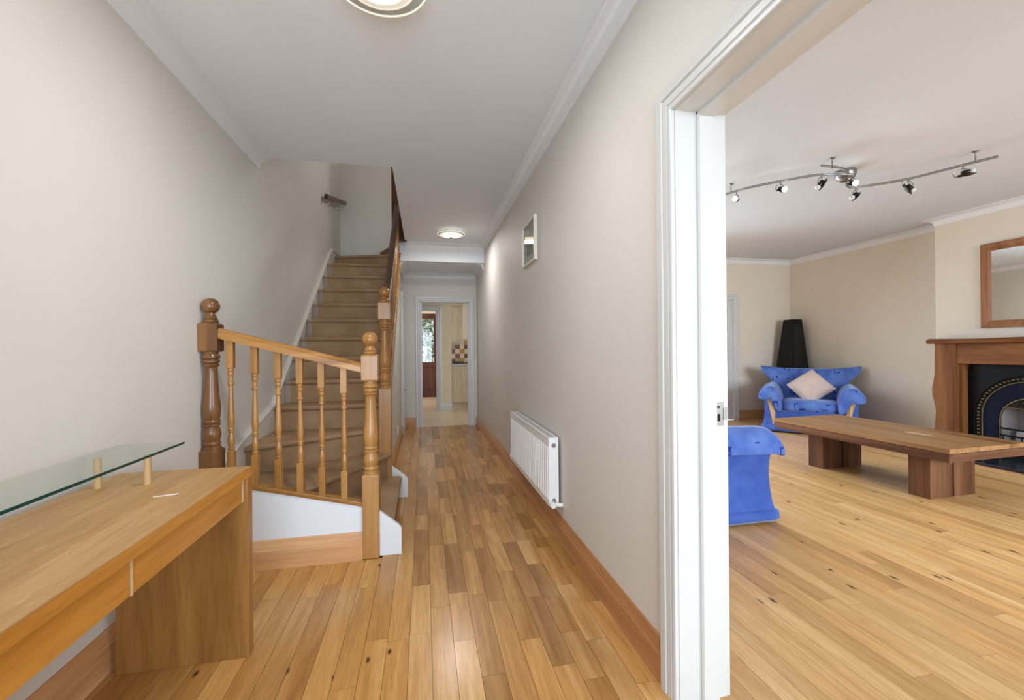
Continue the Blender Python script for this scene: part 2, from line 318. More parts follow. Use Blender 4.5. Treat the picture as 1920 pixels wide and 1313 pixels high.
# kitchen and utility shell
st(MB().box(2.6, 2.75, 6.95, 9.3, -.1, 2.5), 'wall_kitchen_right', 'kitchen_paint', 'pale yellow kitchen side wall', 'wall')
st(MB().box(.545, 2.6, 9.15, 9.3, -.1, 2.5), 'wall_kitchen_tiled', 'kitchen_paint', 'pale yellow kitchen wall behind the tiled splashback', 'wall')
st(MB().box(-1.5, -.56, 8.6, 8.7, -.1, 2.5).box(.29, .545, 8.6, 9.3, -.1, 2.5).box(-.56, .29, 8.6, 8.7, 1.99, 2.5), 'wall_kitchen_back', 'kitchen_paint', 'yellow kitchen wall around the utility doorway', 'wall')
st(MB().box(-1.65, -1.5, 6.95, 11.2, -.1, 2.5).box(-1.5, -.32, YE+.02, YE+.15, -.1, 2.5).box(1.2, 2.75, YE+.02, YE+.15, -.1, 2.5), 'wall_kitchen_left', 'kitchen_paint', 'yellow side wall of the kitchen and utility', 'wall')
st(MB().box(.545, .66, 9.3, 11.2, -.1, 2.5).box(-1.5, -.56, 11.0, 11.12, -.1, 2.5).box(.42, .66, 11.0, 11.12, -.1, 2.5).box(-.56, .42, 11.0, 11.12, 2.12, 2.5), 'wall_utility', 'kitchen_paint', 'pale wall around the dark wooden back door', 'wall')
st(MB().box(-1.65, 2.75, YE+.15, 11.2, 2.44, 2.55), 'ceiling_kitchen', 'ceiling_paint', 'white kitchen ceiling beyond the hall doorway', 'ceiling')

# coving ------------------------------------------------------------
def cove(zc, p=.085, d=.085):
    pr = [(0, 0), (0, -d), (.006, -d), (.008, -d+.012)]
    for i in range(7):
        a = math.pi/2*i/6; pr.append((.010+(p-.022)*(1-math.cos(a)), -d+.014+(d-.026)*math.sin(a)))
    pr += [(p-.008, -.010), (p, -.008), (p, 0)]
    return pr
nt = [0]
def trim(mb, mat, label, cat='coving', **kw):
    nt[0] += 1; return st(mb, 'trim_%d' % nt[0], mat, label, cat, **kw)
trim(MB().sweep(cove(ZC), [(XL, 3.46), (XL, YF)], base=ZC), 'coving_white', 'white plaster coving above the desk wall ending at the stairwell', smooth=40)
trim(MB().sweep(cove(ZC), [(XR, YF), (XR, 5.855), (-.226, 5.855)], base=ZC), 'coving_white', 'white plaster coving along the radiator wall and across the bulkhead', smooth=40)
trim(MB().sweep(cove(ZD, .075, .08), [(XR, 5.93), (XR, YE), (-.31, YE), (-.31, 5.93)], base=ZD), 'coving_white', 'white coving below the dropped ceiling at the hall end', smooth=40)
trim(MB().sweep(cove(ZL, .08, .078), [(XP, YF), (XW, YF), (XW, CB0), (CBX, CB0), (CBX, CB1), (XW, CB1), (XW, YW), (XP, YW)], base=ZL, closed=True), 'coving_white', 'white coving around the living room ceiling and chimney breast', smooth=40)

# skirting -----------------------------------------------------------
def skirt(h=.158, t=.018):
    return [(0, 0), (t, 0), (t, h*.66), (t-.003, h*.69), (t-.002, h*.72), (t-.006, h*.80), (t-.010, h*.90), (t-.011, h*.97), (.004, h), (0, h)]
def base(mb, side, mat, label): return st(mb, 'baseboard_'+side, mat, label, 'skirting', smooth=30)
base(MB().sweep(skirt(), [(XR, 1.372), (XR, YE)]), 'right', 'pine_skirting_y', 'varnished pine skirting board under the radiator')
base(MB().sweep(skirt(), [(XL, 2.56), (XL, YF)]), 'left', 'pine_skirting_y', 'varnished pine skirting board behind the desk')
base(MB().sweep(skirt(), [(-.128, YE), (-.30, YE)]), 'far', 'pine_skirting_x', 'short pine skirting board left of the kitchen doorway')
base(MB().sweep(skirt(.15), [(XW, 4.0), (XW, YW), (5.105, YW)]), 'living', 'pine_skirting_x', 'dark pine skirting board behind the blue armchair')
base(MB().sweep(skirt(.15), [(4.14, YW), (3.8, YW), (3.8, YW+.02)]), 'living_far', 'pine_skirting_x', 'short pine skirting between the added window and the white door')
base(MB().sweep(skirt(.15), [(XP, YW), (XP, 1.38)]), 'living_hall', 'pine_skirting_y', 'pine skirting on the living room side of the partition')
base(MB().sweep(skirt(.14), [(.545, 8.60), (.348, 8.60)]), 'kitchen', 'white_gloss', 'short white skirting between the utility doorway and kitchen cupboard')

# floors -------------------------------------------------------------
fh = st(MB().box(XL, XR+.09, YF, YE+.03, -.06, -.0125).box(XL, XR, YF, .55, -.0124, 0), 'floor', 'oak_floor_hall', 'golden oak strip floor of the hall', 'floor')
fl = st(MB().box(XP-.09, XW, YF, YW, -.06, -.0125).box(XP-.09, XW, YF, .30, -.0124, 0), 'floor_living', 'oak_floor_living', 'honey oak plank floor of the living room', 'floor')
def unit_plank(mat):
    a = .5; e = .5
    return MB().box(-a, a, -e, e, -.012, 0).mesh('plank', mat)
def lay(floor, me, rows, lmin, lmax, y0, y1, vis, limit, mat, gap=.0016):
    out = []
    for (x0, x1) in rows:
        y = y0-random.uniform(0, lmax)
        while y < y1:
            L = random.uniform(lmin, lmax); a, b = max(y, y0), min(y+L, y1)
            if y1-b < lmin*.4: b = y1
            y = b if b == y1 else y+L
            if b-a > .02: out.append((x0, x1, a, b))
    seen = []; rest = []
    for q in out:
        d = (((q[0]+q[1])/2)**2+((q[2]+q[3])/2)**2)
        (seen if vis(q) else rest).append((d, q))
    seen.sort()
    rest += seen[limit:]; seen = seen[:limit]
    for d, (x0, x1, a, b) in seen:
        inst('plank', me, ((x0+x1)/2, (a+b)/2, 0), floor, (x1-x0-gap, b-a-gap, 1))
    if rest:
        mb = MB()
        for d, (x0, x1, a, b) in rest: mb.box(x0+gap/2, x1-gap/2, a+gap/2, b-gap/2, -.012, 0)
        tag(mb.build('planks', mat, floor), kind='stuff')
def in_view(q, lo, hi):
    for x in (q[0], q[1]):
        for t in (0, .25, .5, .75, 1):
            p = pix((x, q[2]+(q[3]-q[2])*t, 0))
            if p and lo < p[0] < hi and p[1] < 1330: return True
    return False
pw = .0885
rows_s = [(-.068+i*pw, min(-.068+(i+1)*pw, XR+.004)) for i in range(11)]; rows_s[-1] = (rows_s[-1][0], XR)
rows_p = [(-.068-(i+1)*pw, -.068-i*pw) for i in range(13)]; rows_p[-1] = (XL, rows_p[-1][1])
lay(fh, unit_plank('oak_floor_stave'), [r for r in rows_s if r[1]-r[0] > .01], .24, .62, .55, YE+.03, lambda q: in_view(q, -5, 1262), 300, 'oak_floor_stave')
lay(fh, unit_plank('oak_floor_hall'), [r for r in rows_p if r[0] > -.31], .5, 1.4, .55, YE, lambda q: in_view(q, -5, 1262), 300, 'oak_floor_hall')
lay(fh, unit_plank('oak_floor_hall'), [r for r in rows_p if r[0] <= -.31], .5, 1.3, .55, 2.57, lambda q: in_view(q, -5, 1262), 300, 'oak_floor_hall')
rows_l = []; x = XP-.09
while x < XW-.01:
    w = random.choice((.088, .088, .07, .1)); rows_l.append((x, min(x+w, XW))); x += w
lay(fl, unit_plank('oak_floor_living'), rows_l, .6, 1.7, .30, YW, lambda q: in_view(q, 1355, 1925), 300, 'oak_floor_living')
fk = st(MB().box(-1.5, 2.6, YE+.03, 11.1, -.06, -.004), 'floor_kitchen', 'grout', 'beige tiled floor of the kitchen and utility', 'floor')
tm = MB().box(-.5, .5, -.5, .5, -.008, 0).mesh('tile', 'floor_tile')
for j in range(12):
    for i in range(8):
        x0 = -1.5+i*.345+.02; y0 = YE+.03+j*.345
        if x0 > 1.1 or (y0 > 8.7 and x0 > .3): continue
        y1 = min(y0+.34, 10.98); inst('tile', tm, (x0+.17, (y0+y1)/2, 0), fk, (.338, y1-y0-.003, 1))

# door frames ---------------------------------------------------------
def arch(w=.085, t=.022):   # u: away from the opening is positive, v: off the wall
    return [(0, 0), (0, t*.6), (.006, t*.72), (.014, t*.72), (.018, t*.5), (.022, t*.72), (w*.50, t*.8), (w*.54, t*.62), (w*.60, t*.95), (w*.82, t), (w*.93, t), (w, t*.75), (w, 0)]
def flip(p): return [(-u, v) for u, v in p]
def neg(p): return [(u, -v) for u, v in p]
d1 = thing('door_1', (.915, OY1, 0), 'wide white gloss door frame opening into the living room', 'doorway', kind='structure')
AW = .085
MB().sweep(neg(arch()), [(OY1-.009, 0), (OY1-.009, OZ-.009), (OY0+.009, OZ-.009), (OY0+.009, 0)][::-1], 'x', XR).build('architrave', 'white_gloss', d1, smooth=25)
MB().sweep(arch(), [(OY1-.009, 0), (OY1-.009, OZ-.009), (OY0+.009, OZ-.009), (OY0+.009, 0)][::-1], 'x', XP).build('architrave', 'white_gloss', d1, smooth=25)
MB().box(XR, XP, OY1-.012, OY1+.004, 0, OZ).build('jamb', 'white_gloss', d1)
MB().box(XR, XP, OY0-.004, OY0+.012, 0, OZ).build('jamb', 'white_gloss', d1)
MB().box(XR, XP, OY0, OY1, OZ-.012, OZ+.002).build('head', 'white_gloss', d1)
for a, b in ((.905, .966),):
    MB().prism([(a, OY1-.011), (a, OY1-.018), (a+.006, OY1-.024), (b, OY1-.024), (b, OY1-.011)], 'z', 0, OZ-.012).build('door_stop', 'white_gloss', d1)
    MB().prism([(a, OZ-.012), (a, OZ-.02), (a+.006, OZ-.026), (b, OZ-.026), (b, OZ-.012)], 'y', OY0+.012, OY1-.012).build('door_stop', 'white_gloss', d1)
sp = MB().box(.970, 1.000, OY1-.014, OY1-.011, .925, 1.005).build('strike_plate', 'brushed_steel', d1)
MB().box(.976, .985, OY1-.0155, OY1-.0125, .94, .965).build('latch_hole', 'dark_void', sp); MB().box(.998, 1.014, OY1-.016, OY1-.012, .945, .985).build('strike_lip', 'brushed_steel', sp)
MB().box(.976, .984, OY1-.0155, OY1-.0125, .985, .992).build('screw', 'dark_void', sp)
def frame_y(name, y0, y1, x0, x1, z, label, w=.075, front=True, back=False):
    t = thing(name, ((x0+x1)/2, y0, 0), label, 'doorway', kind='structure')
    path = [(x0, 0), (x0, z), (x1, z), (x1, 0)]
    if front: MB().sweep(neg(arch(w)), path, 'y', y0).build('architrave', 'white_gloss', t, smooth=25)
    if back: MB().sweep(arch(w), path, 'y', y1).build('architrave', 'white_gloss', t, smooth=25)
    MB().box(x0-.02, x0+.012, y0, y1, 0, z+.002).build('jamb', 'white_gloss', t); MB().box(x1-.012, x1+.02, y0, y1, 0, z+.002).build('jamb', 'white_gloss', t)
    MB().box(x0, x1, y0, y1, z-.012, z+.02).build('head', 'white_gloss', t)
    ym = (y0+y1)/2
    MB().box(x0+.011, x0+.024, ym, ym+.03, 0, z-.012).build('door_stop', 'white_gloss', t); MB().box(x1-.024, x1-.011, ym, ym+.03, 0, z-.012).build('door_stop', 'white_gloss', t)
    return t
frame_y('door_2', YE, YE+.15, -.045, .712, 1.955, 'white door frame at the end of the hall leading to the kitchen', .078, True, True)
frame_y('door_3', 8.6, 8.7, -.54, .265, 1.985, 'white door frame from the kitchen to the utility room', .08)
# living-room far door (closed, white, panelled)
d4 = frame_y('door_4', YW, YW+.12, 4.235, 5.02, 1.985, 'closed white panelled door in the far living room wall', .08)
dl = MB().box(4.248, 5.008, YW+.018, YW+.06, .006, 1.972).build('door_leaf', 'white_gloss', d4)
for (x0, x1) in ((4.35, 4.58), (4.68, 4.91)):
    for (z0, z1) in ((.20, .78), (.90, 1.35), (1.45, 1.86)):
        MB().sweep([(0, 0), (0, .006), (.008, .010), (.018, .006), (.022, 0)], [(x0, -0+z0), (x0, z1), (x1, z1), (x1, z0)], 'y', YW+.019-.011, closed=True).build('panel_moulding', 'white_gloss', dl, smooth=30)
        MB().prism([(x0+.03, z0+.03), (x1-.03, z0+.03), (x1-.03, z1-.03), (x0+.03, z1-.03)], 'y', YW+.010, YW+.02).build('panel', 'white_gloss', dl, bevel=.006)
MB().tube([(4.30, YW+.02, 1.0), (4.30, YW-.03, 1.0), (4.40, YW-.035, 1.0)], .008).build('handle', 'brushed_steel', dl, smooth=40)
# front door glazing bars and living window (behind the camera)
t = thing('door_5', (-.18, YF-.05, 0), 'glazed front door with side lights', 'door', kind='structure')
for x0 in (-1.06, -.62, .24, .66): MB().box(x0, x0+.05, YF-.1, YF-.03, 0, 2.3).build('mullion', 'white_gloss', t)
for z0 in (0, .9, 2.24): MB().box(-1.01, .66, YF-.09, YF-.04, z0, z0+.07).build('rail', 'white_gloss', t)
t = thing('window_1', (4.2, YF-.05, .6), 'wide front window of the living room', 'window', kind='structure')
for i in range(5): MB().box(2.5+i*.8375, 2.55+i*.8375, YF-.1, YF-.03, .6, 2.4).build('mullion', 'white_gloss', t)
for z0 in (.6, 2.34): MB().box(2.5, 5.9, YF-.09, YF-.04, z0, z0+.06).build('rail', 'white_gloss', t)

t = thing('window_added', (2.78, YW+.08, .12), 'added unseen garden window in the far living room wall', 'window', kind='structure')  # made-up window out of view, framing the added rear fill
for i in range(4): MB().box(1.75+i*.6667, 1.80+i*.6667, YW+.05, YW+.12, .12, 2.25).build('mullion', 'white_gloss', t)
for z0 in (.12, 2.19): MB().box(1.80, 3.75, YW+.06, YW+.11, z0, z0+.06).build('rail', 'white_gloss', t)

# ------------------------------------------------------------------ staircase
SX0, SX1, RZ, GO = -1.15, -.325, .19, .243
def yn(n): return 3.66+GO*(n-4)
stair = thing('staircase', (-.70, 3.6, 0), 'winding pine staircase with brown carpet and turned balusters', 'staircase')
def sect(y, y2, z, x0, x1, mat, name, par, off=0):
    o = off
    pr = [(y+.022+o, z-RZ), (y+.022+o, z-.040), (y+.010+o, z-.036), (y+.001+o, z-.026), (y-.002+o, z-.016), (y+.003+o, z-.006-o), (y+.014+o, z-o), (y2+.04, z-o), (y2+.04, z-RZ)]
    return MB().prism(pr, 'x', x0, x1).build(name, mat, par, smooth=40)
for n in range(4, 13):
    s_ = sect(yn(n), yn(n+1), n*RZ, SX0, SX1, 'tread_paint', 'step', stair, .006)
    sect(yn(n), yn(n+1), n*RZ, -1.10 if n > 4 else -1.149, SX1+.002, 'stair_carpet', 'carpet', s_)
def off_poly(poly, edges, d):
    """move the listed edges of a counter-clockwise polygon outwards by d"""
    n = len(poly); res = []
    nm = []
    for i in range(n):
        a, b = Vector(poly[i]), Vector(poly[(i+1) % n]); t = (b-a).normalized(); nm.append((Vector((t.y, -t.x))*(d if i in edges else 0), t, a))
    for i in range(n):
        (o0, t0, a0), (o1, t1, a1) = nm[i-1], nm[i]
        p0 = a0+o0; p1 = a1+o1; cr = t0.x*t1.y-t0.y*t1.x
        if abs(cr) < 1e-4: res.append(tuple(p1)); continue
        s = ((p1-p0).x*t1.y-(p1-p0).y*t1.x)/cr; res.append(tuple(p0+t0*s))
    return res
def winder(poly, edges, z, par=stair, bot=None):
    ins = off_poly(poly, edges, -.022)
    mb = MB().prism(ins, 'z', (z-RZ) if bot is None else bot, z-.03)
    o0 = off_poly(poly, edges, -.010); o1 = poly; o2 = off_poly(poly, edges, -.006); o3 = off_poly(poly, edges, -.016)
    mb.loft([[(x, y, z+h) for x, y in q] for q, h in ((ins, -.040), (o0, -.036), (o1, -.024), (o1, -.014), (o2, -.004), (o3, 0))])
    return mb.build('step', 'stair_carpet', par, smooth=50)
winder([(-.18, 2.648), (-.18, 3.53), (-.35, 3.53), (-.35, 3.62), (SX0, 3.62), (SX0, 2.60), (-.36, 2.60), (-.36, 2.648)], (0,), RZ)
winder([(-.262, 3.524), (-.352, 3.528), (-.352, 3.64), (SX0, 3.64), (SX0, 2.60), (-.753, 2.60)], (5,), 2*RZ)
winder([(-.352, 3.585), (-.352, 3.70), (SX0, 3.70), (SX0, 3.085)], (3,), 3*RZ)
winder([(-.33, 5.84), (-.33, 6.60), (SX0, 6.60), (SX0, 6.10)], (3,), 13*RZ)
winder([(-.30, 5.88), (-.30, 6.61), (-.62, 6.61)], (2,), 14*RZ)
MB().box(-.30, 1.05, 5.86, 6.62, 2.70, 2.85).build('landing', 'stair_carpet', stair)
# wall string
top = [(2.60, .50), (3.02, .616), (3.66, .785), (5.76, 2.43), (5.95, 2.53), (6.60, 2.56)]
MB().prism([(y, z-.016) for y, z in top]+[(6.60, 2.2), (5.95, 2.2), (3.9, .6), (3.66, .4), (2.60, .1)], 'x', XL, -1.152).build('wall_string', 'string_paint', stair)
MB().loft([[(XL, y, z), (-1.150, y, z), (-1.142, y, z-.008), (-1.142, y, z-.024), (-1.150, y, z-.034), (XL, y, z-.034)] for y, z in top]).build('string_cap', 'string_paint', stair)
# outer string on the hall side
def sz(y): return .835+.78*(y-3.62)
MB().prism([(3.62, sz(3.62)), (5.66, sz(5.66)), (5.66, sz(5.66)-.30), (3.62, sz(3.62)-.30)], 'x', -.326, -.284).build('outer_string', 'stair_pine_y', stair, bevel=.004)
MB().prism([(3.62, sz(3.62)+.022), (5.66, sz(5.66)+.022), (5.66, sz(5.66)), (3.62, sz(3.62))], 'x', -.334, -.276).build('string_capping', 'stair_pine_y', stair, bevel=.004)
# newel posts
def turned(h, fat, n=24):
    """turned shaft of height h as (radius, z) list"""
    f = fat; q = [(f*.80, 0), (f*.98, .004), (f*.98, .016), (f*.84, .020), (f*.84, .024), (f*.96, .030), (f*.96, .040), (f*.80, .046), (f*.92, .062), (f*.99, .080), (f*.94, .100), (f*.80, .118), (f*.76, .126), (f*.94, .130), (f*.96, .138), (f*.80, .143), (f*.94, .149), (f*.94, .156), (f*.82, .162)]
    z1 = h-.090
    for i in range(9):
        t = i/8; q.append((f*(.86+.14*math.sin(math.pi*min(1, t*2.2))*(1 if t < .45 else 0)-(.22*max(0, t-.15)/.85)), .166+(z1-.166)*t))
    q += [(f*.66, z1+.004), (f*.84, z1+.010), (f*.86, z1+.018), (f*.72, z1+.024), (f*.90, z1+.030), (f*.90, z1+.042), (f*.78, z1+.047), (f*.96, z1+.053), (f*.96, z1+.064), (f*.84, z1+.069), (f*.84, h)]
    return q
def blockmesh(w, z0, z1, c):
    a = w/2; e = .008
    def ring(h, z): return [(c[0]-h, c[1]-h, z), (c[0]+h, c[1]-h, z), (c[0]+h, c[1]+h, z), (c[0]-h, c[1]+h, z)]
    return MB().loft([ring(a-e, z0), ring(a, z0+e), ring(a, z1-e), ring(a-e, z1)])
def newel(x, y, z0, zb, zt0, zt1, ztop, w=.092, mt='stair_pine_z'):
    p = blockmesh(w, z0, zb, (x, y)).build('newel_post', mt, stair, bevel=.002)
    MB().lathe(turned(zt0-zb+.008, .0445), (x, y, zb-.004), 28).build('turned_shaft', mt, p, smooth=50)
    blockmesh(w, zt0, zt1, (x, y)).build('top_block', mt, p, bevel=.002)
    R = .0435; zc = ztop-R
    prof = [(.030, zt1-.004), (.038, zt1+.004), (.038, zt1+.014), (.030, zt1+.018), (.034, zt1+.024), (.028, zt1+.030), (.022, zc-R*.80)]
    prof += [(R*math.sin(a), zc-R*math.cos(a)) for a in [R_(35+145*i/10) for i in range(10)]]+[(.001, ztop)]
    MB().lathe(prof, (x, y, 0), 28).build('finial', mt, p, smooth=60)
    return p
newel(-.305, 2.606, 0, .483, 1.016, 1.171, 1.302)
newel(-.305, 3.576, 0, .896, 1.437, 1.58, 1.703)
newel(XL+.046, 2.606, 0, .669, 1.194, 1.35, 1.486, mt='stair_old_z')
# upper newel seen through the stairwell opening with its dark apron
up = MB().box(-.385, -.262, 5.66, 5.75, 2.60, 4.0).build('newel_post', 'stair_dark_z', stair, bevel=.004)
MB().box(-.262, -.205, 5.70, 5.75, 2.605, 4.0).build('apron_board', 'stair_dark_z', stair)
# rails
RP = [(-.030, -.026), (.030, -.026), (.032, -.006), (.027, .004), (.031, .014), (.022, .026), (.008, .031), (-.008, .031), (-.022, .026), (-.031, .014), (-.027, .004), (-.032, -.006)]
def rail(p0, p1, side, mat, name='handrail'):
    p0, p1 = Vector(p0), Vector(p1); s = Vector(side)
    return MB().loft([[p+s*u+Vector((0, 0, v)) for u, v in RP] for p in (p0, p1)]).build(name, mat, stair, smooth=50)
hz = lambda x: 1.300-.2726*(x+1.111)      # centre line of the short handrail
rail((-1.09, 2.606, hz(-1.09)), (-.348, 2.606, hz(-.348)), (0, 1, 0), 'stair_pine_x')
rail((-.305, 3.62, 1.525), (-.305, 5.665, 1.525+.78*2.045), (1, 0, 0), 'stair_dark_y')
bz = lambda x: .465-.244*(x+.924)
MB().prism([(-1.085, bz(-1.085)), (-.35, bz(-.35)), (-.35, bz(-.35)-.026), (-1.085, bz(-1.085)-.026)], 'y', 2.572, 2.634).build('base_rail', 'stair_pine_x', stair, bevel=.006)
# balusters
BL = .80
def baluster_mesh():
    w = .034; mb = MB()
    mb.v, mb.f = blockmesh(w, -.02, .175, (0, 0)).v, blockmesh(w, -.02, .175, (0, 0)).f
    b2 = blockmesh(w, BL-.165, BL+.02, (0, 0)); mb.add(b2.v, b2.f)
    f = .017; z0, z1 = .170, BL-.160; h = z1-z0
    pr = [(f*.80, 0), (f*.80, .006), (f*.98, .010), (f*.98, .018), (f*.72, .022), (f*.86, .036), (f*1.0, .056), (f*.98, .070), (f*.76, .090), (f*.66, .104), (f*.90, .108), (f*.92, .115), (f*.70, .119), (f*.92, .123), (f*.92, .130), (f*.74, .134), (f*.95, .16), (f*1.0, .18), (f*.92, .215), (f*.70, .30), (f*.60, h-.115), (f*.60, h-.098), (f*.95, h-.092), (f*.95, h-.084), (f*.66, h-.078), (f*.66, h-.050), (f*.74, h-.042), (f*.96, h-.034), (f*.90, h-.026), (f*.70, h-.022), (f*.92, h-.016), (f*.92, h-.006), (f*.75, h)]
    mb.lathe([(r, z0+z) for r, z in pr], (0, 0, 0), 16)
    return mb.mesh('baluster', 'stair_pine_z', 40)
bm_ = baluster_mesh()
for x in (-1.034, -.915, -.797, -.684, -.571, -.451):
    top_ = hz(x)-.020; b_ = bz(x)-.004; inst('baluster', bm_, (x, 2.606, b_), stair, (1, 1, (top_-b_)/BL))
for i in range(17):
    y = 3.72+i*.115; b_ = sz(y)+.018; inst('baluster', bm_, (-.305, y, b_), stair, (1, 1, (1.525+.78*(y-3.62)-.015-b_)/BL))
# white panel and pine skirting below the near balustrade, bottom-step strings
MB().prism([(XL, 0), (-.35, 0), (-.35, bz(-.35)-.020), (XL, bz(XL)-.020)], 'y', 2.580, 2.628).build('side_panel', 'panel_white', stair)
MB().sweep(skirt(.158, .018), [(-.351, 2.580), (XL+.001, 2.580)][::1], base=0).build('panel_skirting', 'pine_skirting_x', stair, smooth=30)
for y0, y1 in ((2.592, 2.622), (3.585, 3.615)):
    MB().prism([(-.262, 0), (-.137, 0), (-.137, .15), (-.150, .168), (-.262, .262)], 'y', y0, y1).build('step_string', 'panel_white', stair, bevel=.003)
# spandrel wall under the outer string with the cupboard door
st(MB().prism([(3.622, 0), (YE, 0), (YE, ZD), (5.62, ZD), (5.62, sz(5.62)-.29), (3.622, sz(3.622)-.29)], 'x', -.335, -.315), 'wall_spandrel', 'hall_paint', 'cream triangular panel closing the space under the stairs', 'wall')
base(MB().sweep(skirt(.15, .014), [(-.315, 6.28), (-.315, 3.63)]), 'spandrel', 'pine_skirting_y', 'pine skirting along the panel under the stairs')
cd = thing('door_6', (-.30, 6.53, 0), 'narrow white cupboard door under the far end of the stairs', 'door', kind='structure')
MB().box(-.316, -.285, 6.30, 6.36, 0, 2.05).build('architrave', 'white_gloss', cd, bevel=.006); MB().box(-.316, -.285, 6.70, 6.76, 0, 2.05).build('architrave', 'white_gloss', cd, bevel=.006); MB().box(-.316, -.285, 6.36, 6.70, 1.99, 2.05).build('architrave', 'white_gloss', cd, bevel=.006)
MB().box(-.316, -.300, 6.362, 6.698, .006, 1.988).build('door_leaf', 'white_gloss', cd)
MB().tube([(-.302, 6.40, .62), (-.262, 6.40, .62), (-.258, 6.46, .62)], .007).build('handle', 'brushed_steel', cd, smooth=40)
sk = thing('wall_socket', (-.312, 5.3, .12), 'small white socket plate on the panel under the stairs', 'socket')
MB().box(-.3155, -.306, 5.26, 5.345, .20, .285).build('plate', 'plastic_white', sk, bevel=.002)
for dy, dz in ((0, .022), (-.014, -.008), (.014, -.008)): MB().box(-.3065, -.3052, 5.30+dy-.003, 5.30+dy+.003, .242+dz-.005, .242+dz+.005).build('pin_hole', 'dark_void', sk)
# short wall handrail at the head of the stairs
wr = thing('wall_handrail', (-1.10, 5.9, 3.05), 'short brown handrail on white brackets at the head of the stairs', 'handrail')
p0, p1 = Vector((-1.115, 5.42, 3.03)), Vector((-1.095, 6.56, 3.33))
MB().loft([[p+Vector((u*.75, 0, v)) for u, v in RP] for p in (p0, p1)]).build('rail', 'stair_dark_y', wr, smooth=50)
for t in (.12, .82):
    p = p0.lerp(p1, t); MB().tube([(p.x, p.y, p.z-.02), (p.x, p.y, p.z-.075), (p.x-.02, p.y, p.z-.085), (XL+.002, p.y, p.z-.085)], .007).build('bracket', 'plastic_white', wr, smooth=40)
    MB().lathe([(.022, XL), (.022, XL+.006), (.010, XL+.010)], (0, p.y, p.z-.085), 14, 'x').build('bracket_plate', 'plastic_white', wr)
cb = MB().tube([(-.195, 5.73, 2.618), (-.18, 5.735, 2.60), (-.155, 5.74, 2.575), (-.142, 5.745, 2.54)], .0035, 6).build('loose_cable', 'plastic_white')
tag(cb, 'short loose white cable hanging below the stairwell edge', 'cable')

# ------------------------------------------------------------------ desk
DX0, DX1, DY0, DY1, DZ = -1.13, -.682, .42, 1.895, .735
dk = thing('desk', (-.9, 1.16, 0), 'golden oak desk with two drawers and a raised glass shelf', 'desk')
MB().box(DX0, DX1, DY0, DY1, DZ-.004, DZ).build('top_veneer', 'desk_top_oak', dk)
MB().box(DX0, DX1, DY0, DY1, DZ-.036, DZ-.004).build('top', 'desk_oak_y', dk)
for y0 in (DY1-.048, DY0):
    MB().box(DX0+.005, DX1+.004, y0, y0+.048, 0, DZ-.036).build('leg_panel', 'desk_leg_oak', dk, bevel=.002)
MB().box(DX0+.02, DX0+.04, DY0+.05, DY1-.05, .60, DZ-.036).build('back_rail', 'desk_oak_y', dk)
for y0, y1 in ((1.196, DY1-.072), (DY0+.06, 1.184)):
    MB().box(DX1-.43, DX1-.008, y0, y1, .612, DZ-.039).build('drawer', 'desk_oak_y', dk, bevel=.0015)
MB().box(DX1-.40, DX1-.0065, 1.1865, 1.1935, .610, DZ-.036).build('divider', 'blade_beech', dk); MB().box(DX1-.40, DX1-.0065, DY1-.068, DY1-.052, .612, DZ-.036).build('divider', 'blade_beech', dk)
gs = MB().box(-1.135, -.918, .45, 1.895, .836, .844).build('glass_shelf', 'shelf_glass', dk)
MB().box(-.9178, -.9160, .45, 1.895, .8358, .8442).build('polished_edge', 'glass_edge', gs)
for px_, py_ in ((-.944, 1.716), (-1.083, 1.702), (-.944, .62), (-1.083, .62)):
    MB().lathe([(.0105, DZ), (.0105, .836)], (px_, py_, 0), 18).build('shelf_post', 'blade_beech', dk, smooth=50)
sl = tag(MB().prism([(-.842, 1.555), (-.812, 1.566), (-.782, 1.578), (-.780, 1.573), (-.815, 1.560)], 'z', DZ, DZ+.0015).build('paper_scrap', 'plastic_white'), 'thin white scrap lying on the oak desk top', 'scrap')

# ------------------------------------------------------------------ radiator
rd = thing('radiator', (.775, 3.11, .12), 'white double panel radiator on the hall wall', 'radiator')
RY0, RY1, RZ0, RZ1, RXF = 2.53, 3.70, .225, .645, .742
pr = []; nfl = 26; L = (RY1-RY0-.05)/nfl
for i in range(nfl):
    y = RY0+.025+i*L; pr += [(RXF+.014, y), (RXF, y+L*.22), (RXF, y+L*.60), (RXF+.014, y+L*.78)]
MB().prism([(RXF+.014, RY0+.01)]+pr+[(RXF+.014, RY1-.01), (RXF+.020, RY1-.01), (RXF+.020, RY0+.01)], 'z', RZ0+.035, RZ1-.055).build('front_panel', 'radiator_white', rd, bevel=.0015)
MB().box(RXF+.004, RXF+.014, RY0+.006, RY1-.006, RZ1-.055, RZ1-.012).build('top_band', 'radiator_white', rd); MB().box(RXF+.004, RXF+.014, RY0+.006, RY1-.006, RZ0, RZ0+.035).build('bottom_band', 'radiator_white', rd)
MB().box(RXF+.052, RXF+.062, RY0+.01, RY1-.01, RZ0, RZ1-.012).build('rear_panel', 'radiator_white', rd)
for y0 in (RY0, RY1-.008): MB().box(RXF+.002, RXF+.066, y0, y0+.008, RZ0, RZ1).build('side_cover', 'radiator_white', rd, bevel=.003)
gr = MB().box(RXF+.002, RXF+.066, RY0+.008, RY1-.008, RZ1-.010, RZ1).build('top_grille', 'radiator_white', rd)
for i in range(38): MB().box(RXF+.016, RXF+.052, RY0+.03+i*.0295, RY0+.046+i*.0295, RZ1-.0005, RZ1+.0008).build('slot', 'grille_grey', gr)
for z in (RZ1-.045, RZ0+.035): MB().lathe([(.014, RY0-.003), (.014, RY0+.002)], (RXF+.034, 0, z), 16, 'y').build('end_plug', 'chrome', rd, smooth=40)
